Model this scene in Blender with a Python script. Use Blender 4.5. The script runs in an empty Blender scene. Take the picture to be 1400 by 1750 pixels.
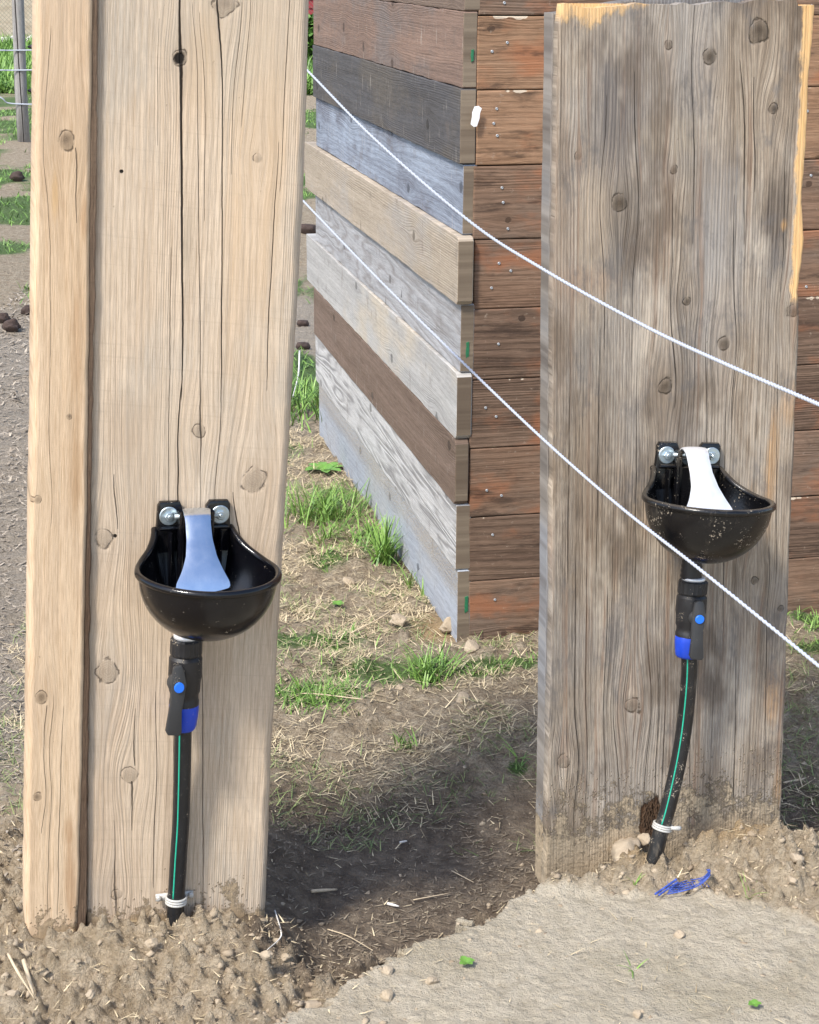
import bpy, math, random
import numpy as np
from mathutils import Matrix, Vector
rng = np.random.default_rng(7)
random.seed(7)
PI = math.pi
S = bpy.context.scene
COL = S.collection

# ------------------------------------------------------------------ camera
CAMH, PITCH, ROLL, F = 1.65, math.radians(17.6), math.radians(0.34), 3000.0   # F in pixels of the 1400x1750 picture
fw = np.array([0, math.cos(PITCH), -math.sin(PITCH)])
r0 = np.array([1.0, 0, 0]); u0 = np.cross(r0, fw)
cr = r0 * math.cos(ROLL) + u0 * math.sin(ROLL)
cu = -r0 * math.sin(ROLL) + u0 * math.cos(ROLL)
C0 = np.array([0, 0, CAMH])
cd = bpy.data.cameras.new('camera'); cam = bpy.data.objects.new('camera', cd); COL.objects.link(cam)
cam.matrix_world = Matrix(((cr[0], cu[0], -fw[0], 0), (cr[1], cu[1], -fw[1], 0), (cr[2], cu[2], -fw[2], CAMH), (0, 0, 0, 1)))
cd.sensor_fit = 'VERTICAL'; cd.sensor_height = 36; cd.lens = F * 36 / 1750
cd.clip_start = 0.05; cd.clip_end = 2000
S.camera = cam
S.render.resolution_x = 819; S.render.resolution_y = 1024

# ------------------------------------------------------------------ light
SUN_AZ, SUN_EL = math.radians(218), math.radians(51)      # azimuth clockwise from +Y : behind the camera, to the left
w = bpy.data.worlds.new('World'); S.world = w; w.use_nodes = True
nt = w.node_tree; nt.nodes.clear()
sky = nt.nodes.new('ShaderNodeTexSky'); sky.sky_type = 'NISHITA'; sky.sun_disc = False
sky.sun_elevation = SUN_EL; sky.sun_rotation = SUN_AZ; sky.dust_density = 1.5; sky.air_density = 1.0
bg = nt.nodes.new('ShaderNodeBackground'); bg.inputs['Strength'].default_value = 0.15
wo = nt.nodes.new('ShaderNodeOutputWorld')
nt.links.new(sky.outputs[0], bg.inputs[0]); nt.links.new(bg.outputs[0], wo.inputs[0])
sl = bpy.data.lights.new('sun', 'SUN'); so = bpy.data.objects.new('sun', sl); COL.objects.link(so)
sl.energy = 2.7; sl.angle = math.radians(9); sl.color = (1.0, 0.95, 0.87)
sdir = Vector((math.sin(SUN_AZ) * math.cos(SUN_EL), math.cos(SUN_AZ) * math.cos(SUN_EL), math.sin(SUN_EL)))
so.rotation_euler = sdir.to_track_quat('Z', 'Y').to_euler(); so.location = (-6, -8, 9)
S.view_settings.view_transform = 'Standard'; S.view_settings.look = 'None'
S.view_settings.exposure = 0.78; S.view_settings.gamma = 1

# ------------------------------------------------------------------ helpers
def ray(px, py):
    d = fw + cr * (px - 700) / F - cu * (py - 875) / F
    return d / np.linalg.norm(d)
def at(px, py, Y):
    d = ray(px, py); return C0 + d * (Y / d[1])
def atz(px, py, z=0.0):
    d = ray(px, py); return C0 + d * ((z - CAMH) / d[2])
def atplane(px, py, o, n):
    d = ray(px, py); return C0 + d * (np.dot(o - C0, n) / np.dot(d, n))

def tag(o, label=None, cat=None, group=None, kind=None):
    if label: o['label'] = label
    if cat: o['category'] = cat
    if group: o['group'] = group
    if kind: o['kind'] = kind
    return o
def empty(name, mw=None, **k):
    o = bpy.data.objects.new(name, None); COL.objects.link(o); o.empty_display_size = 0.05
    if mw is not None: o.matrix_world = mw
    return tag(o, **k)
def mesh(name, V, Fc, mat, parent=None, smooth=False, mw=None, **k):
    me = bpy.data.meshes.new(name)
    V = np.asarray(V, dtype=float)
    if isinstance(Fc, np.ndarray):
        n, q = Fc.shape
        me.vertices.add(len(V)); me.vertices.foreach_set('co', V.ravel())
        me.loops.add(n * q); me.loops.foreach_set('vertex_index', Fc.ravel().astype(np.int32))
        me.polygons.add(n); me.polygons.foreach_set('loop_start', np.arange(0, n * q, q, dtype=np.int32))
        me.update(calc_edges=True)
    else:
        me.from_pydata([tuple(v) for v in V], [], Fc); me.update()
    if smooth: me.polygons.foreach_set('use_smooth', np.ones(len(me.polygons), dtype=bool))
    if mat: me.materials.append(mat)
    o = bpy.data.objects.new(name, me); COL.objects.link(o)
    if parent: o.parent = parent
    if mw is not None: o.matrix_local = mw
    return tag(o, **k)
def frame(o, ex, n, up):
    """matrix whose X is ex, Y goes into the board (-n), Z is up"""
    return Matrix(((ex[0], -n[0], up[0], o[0]), (ex[1], -n[1], up[1], o[1]), (ex[2], -n[2], up[2], o[2]), (0, 0, 0, 1)))
def join(parts):
    V = []; Fc = []; k = 0
    for v, f in parts:
        V.append(np.asarray(v, float)); Fc += [tuple(int(i) + k for i in q) for q in f]; k += len(v)
    return np.vstack(V), Fc

def h2(i, j, s):
    n = (i * 374761393 + j * 668265263 + s * 1442695041) & 0xffffffff
    n = ((n ^ (n >> 13)) * 1274126177) & 0xffffffff
    return ((n ^ (n >> 16)) & 0xffffff) / float(0xffffff)
def vnoise(x, y, s=0):
    x = np.asarray(x, float); y = np.asarray(y, float)
    i = np.floor(x).astype(np.int64); j = np.floor(y).astype(np.int64)
    a = x - i; b = y - j; a = a * a * (3 - 2 * a); b = b * b * (3 - 2 * b)
    return (h2(i, j, s) * (1 - a) + h2(i + 1, j, s) * a) * (1 - b) + (h2(i, j + 1, s) * (1 - a) + h2(i + 1, j + 1, s) * a) * b
def fbm(x, y, o=4, s=0, g=0.5):
    t = 0; a = 1; k = 0
    for q in range(o):
        t = t + a * vnoise(x * 2 ** q + 17 * q, y * 2 ** q - 9 * q, s + q); k += a; a *= g
    return t / k
def worley(x, y, s=0):
    """distance to the nearest random cell point, and the random value of that cell"""
    i = np.floor(x).astype(np.int64); j = np.floor(y).astype(np.int64)
    best = np.full(x.shape, 9.0); val = np.zeros(x.shape)
    for di in (-1, 0, 1):
        for dj in (-1, 0, 1):
            a = i + di; b = j + dj
            d = np.hypot(a + h2(a, b, s) - x, b + h2(a, b, s + 5) - y)
            v = h2(a, b, s + 9); m = d < best
            best = np.where(m, d, best); val = np.where(m, v, val)
    return best, val
def sstep(a, b, x):
    t = np.clip((x - a) / (b - a), 0, 1); return t * t * (3 - 2 * t)

# ------------------------------------------------------------------ shader expressions
class V:
    def __init__(s, g, k): s.g = g; s.k = k
    def __add__(s, o): return s.g.m('ADD', s, o)
    __radd__ = __add__
    def __sub__(s, o): return s.g.m('SUBTRACT', s, o)
    def __rsub__(s, o): return s.g.m('SUBTRACT', o, s)
    def __mul__(s, o): return s.g.m('MULTIPLY', s, o)
    __rmul__ = __mul__
    def __truediv__(s, o): return s.g.m('DIVIDE', s, o)
class G:
    def __init__(s, name):
        s.mat = bpy.data.materials.new(name); s.mat.use_nodes = True
        s.nt = s.mat.node_tree; s.N = s.nt.nodes; s.p = s.N['Principled BSDF']
    def put(s, inp, v):
        if isinstance(v, V): s.nt.links.new(v.k, inp)
        elif isinstance(v, (tuple, list)) and len(v) == 3 and inp.type == 'RGBA': inp.default_value = (*v, 1)
        else: inp.default_value = v
    def m(s, op, *a, clamp=False):
        n = s.N.new('ShaderNodeMath'); n.operation = op; n.use_clamp = clamp
        for i, v in enumerate(a): s.put(n.inputs[i], v)
        return V(s, n.outputs[0])
    def xyz(s, kind='Object'):
        t = s.N.new('ShaderNodeTexCoord'); sp = s.N.new('ShaderNodeSeparateXYZ')
        s.nt.links.new(t.outputs[kind], sp.inputs[0])
        return [V(s, q) for q in sp.outputs]
    def vec(s, x, y=0.0, z=0.0):
        n = s.N.new('ShaderNodeCombineXYZ')
        for i, v in enumerate((x, y, z)): s.put(n.inputs[i], v)
        return V(s, n.outputs[0])
    def noise(s, v, scale=1.0, detail=3.0, rough=0.55, dist=0.0):
        n = s.N.new('ShaderNodeTexNoise')
        s.put(n.inputs['Vector'], v); n.inputs['Scale'].default_value = scale; n.inputs['Detail'].default_value = detail
        n.inputs['Roughness'].default_value = rough; n.inputs['Distortion'].default_value = dist
        return V(s, n.outputs[0])
    def voro(s, v, scale=1.0, out='Distance', feat='F1'):
        n = s.N.new('ShaderNodeTexVoronoi'); n.feature = feat; s.put(n.inputs['Vector'], v); n.inputs['Scale'].default_value = scale
        return V(s, n.outputs[out])
    def sep(s, v):
        n = s.N.new('ShaderNodeSeparateXYZ'); s.put(n.inputs[0], v); return [V(s, q) for q in n.outputs]
    def mr(s, v, a, b, c=0.0, d=1.0, smooth=True):
        n = s.N.new('ShaderNodeMapRange'); n.interpolation_type = 'SMOOTHSTEP' if smooth else 'LINEAR'
        for i, q in enumerate((v, a, b, c, d)): s.put(n.inputs[i], q)
        return V(s, n.outputs[0])
    def mix(s, f, a, b, mode='MIX'):
        n = s.N.new('ShaderNodeMix'); n.data_type = 'RGBA'; n.blend_type = mode
        s.put(n.inputs[0], f); s.put(n.inputs[6], a); s.put(n.inputs[7], b)
        return V(s, n.outputs[2])
    def grey(s, v):
        n = s.N.new('ShaderNodeCombineColor')
        for i in range(3): s.put(n.inputs[i], v)
        return V(s, n.outputs[0])
    def ramp(s, v, stops):
        n = s.N.new('ShaderNodeValToRGB'); e = n.color_ramp.elements
        while len(e) < len(stops): e.new(0.5)
        for q, (p, c) in zip(e, stops): q.position = p; q.color = (*c, 1)
        s.put(n.inputs[0], v); return V(s, n.outputs[0])
    def attr(s, name):
        n = s.N.new('ShaderNodeAttribute'); n.attribute_name = name; return V(s, n.outputs['Fac'])
    def rand(s):
        n = s.N.new('ShaderNodeObjectInfo'); return V(s, n.outputs['Random'])
    def isl(s):
        n = s.N.new('ShaderNodeNewGeometry'); return V(s, n.outputs['Random Per Island'])
    def out(s, col=None, rough=None, height=None, dist=0.001, metal=None, spec=None, strength=1.0):
        P = s.p.inputs
        if col is not None: s.put(P['Base Color'], col)
        if rough is not None: s.put(P['Roughness'], rough)
        if metal is not None: s.put(P['Metallic'], metal)
        if spec is not None: s.put(P['Specular IOR Level'], spec)
        if height is not None:
            b = s.N.new('ShaderNodeBump'); b.inputs['Distance'].default_value = dist; b.inputs['Strength'].default_value = strength
            s.put(b.inputs['Height'], height); s.nt.links.new(b.outputs[0], P['Normal'])
        return s.mat
def flat(name, col, rough=0.6, metal=0.0, nz=0.15, nscale=60, bump=0.0):
    g = G(name); x, y, z = g.xyz(); v = g.vec(x, y, z)
    n = g.noise(v, nscale, 4)
    c = g.mix(n, tuple(q * (1 - nz) for q in col), tuple(min(1, q * (1 + nz)) for q in col))
    return g.out(c, rough, n if bump else None, bump, metal)

def wood(name, light, dark, grey=None, late=None, seed=0.0, axis='z', knots=(), cracks=(), streak=26.0, greyamt=0.5,
         ringk=120.0, ringamt=0.35, swirl=0.0025, dirt=None, patches=None, late_patches=None, rough=0.75, genknots=0.0, bump=0.0012,
         sawmarks=0.2, dirtcol=(0.36, 0.27, 0.17), extra=None, chroma=0.0, finesc=420.0, blotch=0.3, nails=()):
    g = G(name); X, Y, Z = g.xyz()
    wv, lv = (X, Z) if axis == 'z' else (Z, X)
    if genknots:
        rd = g.rand(); wv0, lv0 = wv, lv
        lv = lv + rd * 37.0; seedv = rd * 11.0 + seed
    else: seedv = seed
    u = wv + swirl * 2 * (g.noise(g.vec(wv * 9, lv * 1.6, seedv), 1.0, 3) - 0.5)
    kmask = None; kd = None; kh = None
    kdist = (g.noise(g.vec(wv * 45, lv * 45, seed), 1, 2) - 0.5) * 1.5 + (g.noise(g.vec(wv * 260, lv * 170, seed), 1, 3, .7) - 0.5) * 0.7
    kbr = g.mr(g.noise(g.vec(wv * 70, lv * 70, seed + 9), 1, 2), .40, .58)
    kin = None; khalo = None
    if len(knots):                                   # the board carries the grain flow round its knots as mesh attributes
        u = u + g.attr('uoff'); halo_ = g.attr('halo')
        d = g.attr('kdist') + kdist * 0.5
        kmask = g.mr(d, 0.25, 1.25, 1.0, 0.0, smooth=False) * g.m('ADD', g.attr('kdark') * 1.1, .10, clamp=True)
        kd = g.mr(g.m('ABSOLUTE', d - 1.05), 0.0, 0.16, 0.85, 0.0) * kbr
        kin = g.mr(d, 1.0, 1.05, 1.0, 0.0) * g.m('SINE', d * 17.0) * .5; khalo = halo_ * .45
    if genknots:
        vv = g.vec(wv0 * 4.2, lv * 1.9, seedv)
        n = g.N.new('ShaderNodeTexVoronoi'); g.put(n.inputs['Vector'], vv); n.inputs['Scale'].default_value = 1.0
        px, py, pz = g.sep(V(g, n.outputs['Position'])); dx = wv0 - px / 4.2; dl = lv - py / 1.9
        r = 0.012 * genknots
        q = dx * dx * (1 / (3.0 * r) ** 2) + dl * dl * (1 / (7 * r) ** 2)
        u = u - dx * g.m('EXPONENT', q * -1.0) * 0.8
        d = g.m('SQRT', dx * dx + dl * dl * 0.7) * (1 / r) + kdist * 0.6
        kmask = g.mr(d, 0.8, 1.15, 0.75, 0.0); kd = g.mr(g.m('ABSOLUTE', d - 1.05), 0.0, 0.25, 0.5, 0.0) * kbr
        kin = g.mr(d, 1.0, 1.05, 1.0, 0.0) * g.m('SINE', d * 17.0) * .5; khalo = g.m('EXPONENT', q * -1.0) * .3
    st = g.noise(g.vec(u * streak, lv * 1.1, seedv), 1.0, 5, 0.6)
    st2 = g.noise(g.vec(u * streak * 4.2, lv * 2.2, seedv), 1.0, 3, 0.6)
    fine = g.noise(g.vec(u * finesc, lv * 9, seedv), 1.0, 2, 0.6)
    rph = g.noise(g.vec(u * 7, lv * 0.7, seedv), 1.0, 2)
    ring = g.m('SINE', (u * ringk + rph * 5.0) * 6.2832) * 0.5 + 0.5
    ring = g.m('POWER', ring, 2.2)
    r2 = g.m('SINE', (u * ringk * 2.6 + rph * 7.0 + fine * .25) * 6.2832) * 0.5 + 0.5
    bandm = g.mr(g.noise(g.vec(u * 13, lv * .5, seedv if genknots else seed + 4), 1.0, 2), .42, .62)
    ring2 = g.m('POWER', r2, 1.8) * bandm
    fib = g.noise(g.vec(u * 1500, lv * 26, seedv), 1.0, 2, 0.7)
    grit = g.noise(g.vec(wv * 900, lv * 500, Y * 700), 1.0, 2, 0.7)
    bl = g.noise(g.vec(wv * 30, lv * 12, seedv), 1.0, 5, 0.65)
    big = g.noise(g.vec(wv * 5, lv * 2.2, seedv), 1.0, 4, 0.6)
    saw = g.noise(g.vec(wv * 6, lv * 210 + wv * 14, seedv), 1.0, 2)
    c = g.mix(g.mr(st, 0.3, 0.72), light, dark)
    c = g.mix(g.mr(st2, 0.45, 0.75, 0.0, 0.45), c, dark)
    if grey: c = g.mix(g.mr(big, 0.6 - 0.3 * greyamt, 0.75 - 0.2 * greyamt, 0.0, 0.85), c, grey)
    if late is None: late = tuple(q * 0.55 for q in dark)
    c = g.mix(ring * ringamt * g.mr(rph, 0.3, 0.6, 0.35, 1.0), c, late)
    c = g.mix(ring2 * ringamt * g.mr(bl, .3, .7, .5, 1.1), c, late)
    c = g.mix(g.mr(fine, 0.5, 0.75, 0.0, 0.45), c, late)
    c = g.mix(g.mr(fib, 0.48, 0.68, 0.0, 0.42), c, late)
    c = g.mix(g.mr(fib, 0.50, 0.34, 0.0, 0.30), c, tuple(min(1, q * 1.35) for q in light))
    c = g.mix(g.mr(grit, 0.60, 0.72, 0.0, 0.35), c, late)
    if sawmarks: c = g.mix(g.mr(saw, 0.55, 0.75, 0.0, sawmarks), c, tuple(q * 0.7 for q in dark))
    c = g.mix(g.mr(bl, 0.5, 0.8, 0.0, blotch), c, tuple(min(1, q * 1.25) for q in light))
    if patches:                                     # (x, l, rx, rl, colour, strength)
        pn = g.noise(g.vec(wv * 34, lv * 9, seed + 3), 1.0, 4, 0.65) - 0.5
        for (px, pl, rx, rl, pc, ps) in patches:
            ax = (wv - px) * (1 / rx); al = (lv - pl) * (1 / rl)
            d = g.m('SQRT', ax * ax + al * al) + pn * 1.5
            c = g.mix(g.mr(d, 0.35, 1.35, ps, 0.0) * g.mr(st2, .25, .65, 1.0, .45), c, pc)
    height = fib * .45 + ring2 * -.4 + fine * 0.35 - ring * 0.35 * min(1, ringamt * 2) + st2 * 0.5 + saw * 0.25 * (sawmarks * 3)
    if kmask is not None:
        kc = g.mix(g.noise(g.vec(wv * 300, lv * 300, 1.0), 1, 2), tuple(q * 0.10 for q in dark), tuple(q * 0.45 for q in dark))
        c = g.mix(khalo, c, tuple(q * .75 for q in dark))
        c = g.mix(kmask, c, kc)
        c = g.mix(g.m('ABSOLUTE', kin) * .95, c, tuple(q * 0.5 for q in dark))
        c = g.mix(kd, c, tuple(q * 0.22 for q in dark))
        height = height - kd * 0.8 - kmask * 0.3
    if cracks:
        wob = (g.noise(g.vec(seedv, lv * 7, 3.3), 1.0, 4, 0.65) - 0.5)
        cm = None
        for i, (xa, la, xb, lb, wd, dk) in enumerate(cracks):
            sl_ = (xb - xa) / (lb - la)
            cen = (lv - la) * sl_ + xa
            t = (lv - min(la, lb)) * (1 / abs(lb - la))
            tp = g.m('MULTIPLY', g.m('MULTIPLY', t, 1 - t, clamp=True), 4.0, clamp=True)
            dd = g.m('ABSOLUTE', u - cen + wob * (0.006 if i % 2 else -0.005))
            mk = g.mr(dd, g.m('SQRT', tp) * wd * 0.45, g.m('SQRT', tp) * wd + 0.00035, 1.0, 0.0) * g.mr(tp, 0.0, 0.06, 0.0, dk)
            cm = mk if cm is None else g.m('MAXIMUM', cm, mk)
        c = g.mix(cm, c, (0.018, 0.011, 0.006))
        height = height - cm * 2.2
    if nails:
        nm = None
        for (px, pl, r) in nails:
            d = g.m('SQRT', (wv - px) * (wv - px) + (lv - pl) * (lv - pl)) + kdist * r
            q = g.mr(d, r * 0.7, r * 1.1, 1.0, 0.0); nm = q if nm is None else g.m('MAXIMUM', nm, q)
        c = g.mix(nm, c, (0.012, 0.008, 0.005)); height = height - nm * 3.0
    if extra: c, height = extra(g, c, height, wv, lv)
    if dirt:                                        # mud splashed on the foot of the board: (height full, height none)
        dn = g.noise(g.vec(wv * 9, lv * 9, seed), 1.0, 5, 0.7); sp = g.noise(g.vec(wv * 190, lv * 190, Y * 190), 1.0, 3, 0.6)
        lvl = g.mr(lv + (dn - 0.5) * 0.34, dirt[0], dirt[1], 1.0, 0.0)
        dn2 = g.noise(g.vec(wv * 42, lv * 30, Y * 42), 1.0, 8, 0.80)
        dm = g.m('MAXIMUM', g.mr(lvl * .9 + (dn2 - .5) * 1.9, .52, .72), g.mr(g.voro(g.vec(wv * 150, lv * 120, Y * 100), 1.0), .12, .26, 1.0, 0.0) * g.mr(lvl + (dn2 - .5), .08, .3))
        dc = g.mix(sp, tuple(q * 0.6 for q in dirtcol), tuple(q * 1.4 for q in dirtcol))
        c = g.mix(dm * 0.9, c, dc); height = height + dm * (sp * .6 + g.noise(g.vec(wv * 60, lv * 60, Y * 60), 1.0, 4, .7) * 2.5)
    if late_patches:
        pn = (g.noise(g.vec(wv * 60, lv * 22, seed + 3), 1.0, 5, 0.75) - 0.5)
        for (px, pl, rx, rl, pc, ps) in late_patches:
            ax = (wv - px) * (1 / rx); al = (lv - pl) * (1 / rl)
            d = g.m('SQRT', ax * ax + al * al) + pn * 1.4
            m_ = g.mr(d, 0.85, 1.0, ps, 0.0); c = g.mix(m_, c, g.mix(g.mr(fine, .3, .7), pc, tuple(q * 3.0 for q in pc))); height = height - m_ * 4.0
    return g.out(c, g.mr(fine, 0.2, 0.8, rough - 0.08, rough + 0.12), height, bump, spec=0.3)

# ------------------------------------------------------------------ plain materials
def dusty(name, col, rough, dustc=(0.42, 0.35, 0.26), amt=0.5, scale=240, bump=0.0, topdust=0.0, spec=0.5, smear=0.0):
    g = G(name); x, y, z = g.xyz(); v = g.vec(x, y, z)
    n1 = g.noise(v, scale, 3, 0.6); n2 = g.noise(v, scale * 0.12, 4, 0.6); n3 = g.noise(v, scale * 3, 2)
    m = g.mr(n1 + (n2 - 0.5) * 0.9, 0.80 - 0.22 * amt, 0.86 - 0.2 * amt, 0.0, 0.85)
    if smear:
        n4 = g.noise(g.vec(x * 45, y * 45, z * 14), 1, 5, 0.7)
        m = g.m('MAXIMUM', m, g.mr(n4, 0.56, 0.72, 0.0, smear))
    if topdust:
        ge = g.N.new('ShaderNodeNewGeometry'); nz = g.sep(V(g, ge.outputs['Normal']))[2]
        m = g.m('MAXIMUM', m, g.mr(nz + (n2 - 0.5), 0.5, 1.0, 0.0, topdust))
    c = g.mix(m, g.mix(n2, tuple(q * 0.8 for q in col), tuple(q * 1.25 for q in col)), dustc)
    return g.out(c, g.m('ADD', m * 0.45, g.mr(n2, 0.3, 0.7, rough * 0.75, rough * 1.3), clamp=True), n1 * 0.5 + n3 * 0.3 + m, bump or 0.0002, spec=spec)

M_iron = dusty('black_enamel', (0.0035, 0.0035, 0.005), 0.13, amt=0.12, scale=300, bump=0.0003, topdust=0.0, spec=0.5, smear=0.04)
M_iron2 = dusty('black_enamel_muddy', (0.005, 0.005, 0.006), 0.18, amt=0.50, scale=260, bump=0.0004, topdust=0.12, spec=0.5, smear=0.12)
M_plast = dusty('black_plastic', (0.014, 0.014, 0.016), 0.42, amt=0.40, scale=420, smear=0.05)
M_pipe = dusty('black_pipe_plastic', (0.013, 0.014, 0.016), 0.36, amt=0.36, scale=520, smear=0.05)
M_pipe2 = dusty('black_pipe_plastic_muddy', (0.014, 0.014, 0.015), 0.42, amt=0.62, scale=420, smear=0.25)
M_lever = dusty('grey_plastic', (0.035, 0.036, 0.038), 0.5, amt=0.25, scale=400)
M_blue = dusty('blue_plastic', (0.010, 0.055, 0.50), 0.4, amt=0.22, scale=380)
M_bluecap = flat('bright_blue_plastic', (0.015, 0.17, 0.80), 0.4, nz=0.05)
M_green = flat('green_stripe', (0.02, 0.42, 0.27), 0.45, nz=0.2, nscale=200)
g = G('zinc_steel'); x, y, z = g.xyz(); n = g.noise(g.vec(x, y, z), 130, 4)
M_zinc = g.out(g.mix(n, (0.42, 0.50, 0.54), (0.66, 0.74, 0.78)), g.mr(n, 0.3, 0.7, 0.28, 0.5), n, 0.0002, 0.9)
g = G('brushed_steel_sky_tint'); x, y, z = g.xyz(); n = g.noise(g.vec(x * 700, y * 60, z * 40), 1, 3); n2 = g.noise(g.vec(x, y, z), 60, 4)
M_steel = g.out(g.mix(n2, (0.66, 0.75, 0.88), (0.82, 0.88, 0.96)), g.mr(n2 * 0.6 + n * 0.4, 0.3, 0.7, 0.14, 0.26), n, 0.00004, 1.0)  # base colour tinted blue to stand in for the reflected sky
g = G('glint_white_steel'); x, y, z = g.xyz(); n = g.noise(g.vec(x * 700, y * 60, z * 40), 1, 3); n2 = g.noise(g.vec(x, y, z), 60, 4)
M_steel2 = g.out(g.mix(n2, (0.80, 0.80, 0.82), (0.92, 0.92, 0.92)), g.mr(n2 * 0.6 + n * 0.4, 0.3, 0.7, 0.38, 0.55), n, 0.00012, 0.55)  # white glint put into the base colour, metal kept partly diffuse
M_brass = flat('worn_brass', (0.45, 0.40, 0.33), 0.4, 0.8)
M_rope = flat('white_rope', (0.44, 0.47, 0.54), 0.7, nz=0.12, nscale=900)
M_black = flat('shadow_gap_board', (0.02, 0.015, 0.012), 0.9)

# ------------------------------------------------------------------ mesh shapes
def tube(P, R, n=16, cap=True, mod=None):
    P = np.asarray(P, float); R = np.broadcast_to(np.asarray(R, float), (len(P),))
    T = np.gradient(P, axis=0); T /= np.linalg.norm(T, axis=1)[:, None] + 1e-12
    a = np.array([0, 0, 1.0]) if abs(T[0][2]) < 0.9 else np.array([1.0, 0, 0])
    U = a - T * (T @ a)[:, None]; U /= np.linalg.norm(U, axis=1)[:, None]; W = np.cross(T, U)
    th = np.linspace(0, 2 * PI, n, endpoint=False)
    rr = R[:, None] * np.ones(n)[None]
    if mod is not None: rr = rr * mod(np.arange(len(P))[:, None], th[None])
    Vx = P[:, None, :] + rr[..., None] * (np.cos(th)[None, :, None] * U[:, None, :] + np.sin(th)[None, :, None] * W[:, None, :])
    Vx = Vx.reshape(-1, 3); Fc = []
    for i in range(len(P) - 1):
        for j in range(n):
            k = (j + 1) % n; Fc.append((i * n + j, i * n + k, (i + 1) * n + k, (i + 1) * n + j))
    if cap: Fc.append(tuple(range(n))[::-1]); Fc.append(tuple((len(P) - 1) * n + j for j in range(n)))
    return Vx, Fc
def lathe(prof, n=32, axis=(0, 0, 0), mod=None):
    """prof: list of (r, z) turned round the vertical through axis"""
    prof = np.asarray(prof, float); th = np.linspace(0, 2 * PI, n, endpoint=False)
    r = prof[:, 0][:, None] * np.ones(n)[None]
    if mod is not None: r = r * mod(np.arange(len(prof))[:, None], th[None])
    Vx = np.stack([axis[0] + r * np.cos(th), axis[1] + r * np.sin(th), axis[2] + prof[:, 1][:, None] + 0 * r], -1).reshape(-1, 3)
    Fc = []
    for i in range(len(prof) - 1):
        for j in range(n):
            k = (j + 1) % n; Fc.append((i * n + j, i * n + k, (i + 1) * n + k, (i + 1) * n + j))
    Fc.append(tuple(range(n))[::-1]); Fc.append(tuple((len(prof) - 1) * n + j for j in range(n)))
    return Vx, Fc
def boxv(x0, x1, y0, y1, z0, z1):
    Vx = [(x, y, z) for z in (z0, z1) for y in (y0, y1) for x in (x0, x1)]
    return np.array(Vx, float), [(0, 2, 3, 1), (4, 5, 7, 6), (0, 1, 5, 4), (2, 6, 7, 3), (0, 4, 6, 2), (1, 3, 7, 5)]
def slab(poly, t, b=0.003, y0=0.0, bx=None):
    """prism from an (x,z) outline (counter-clockwise seen from the front, -Y); front face at y0, thickness t, bevel b"""
    P = np.asarray(poly, float); n = len(P)
    d = np.roll(P, -1, 0) - np.roll(P, 1, 0); d /= np.linalg.norm(d, axis=1)[:, None] + 1e-9
    nn = np.stack([-d[:, 1], d[:, 0]], 1)                       # inward
    B = np.full(n, b) if bx is None else np.asarray(bx)
    I = P + nn * B[:, None]; J = P + nn * (B * 0.3)[:, None]
    def r(Q, y): return np.stack([Q[:, 0], np.broadcast_to(y, (n,)), Q[:, 1]], 1)
    Vx = np.vstack([r(I, y0), r(J, y0 + B * 0.3), r(P, y0 + B), r(P, y0 + t - b), r(P + nn * b, y0 + t)])
    Fc = [tuple(range(n)), tuple(4 * n + j for j in range(n))[::-1]]
    for k in range(4):
        for j in range(n):
            q = (j + 1) % n; Fc.append((k * n + j, (k + 1) * n + j, (k + 1) * n + q, k * n + q))
    return Vx, Fc
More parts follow.
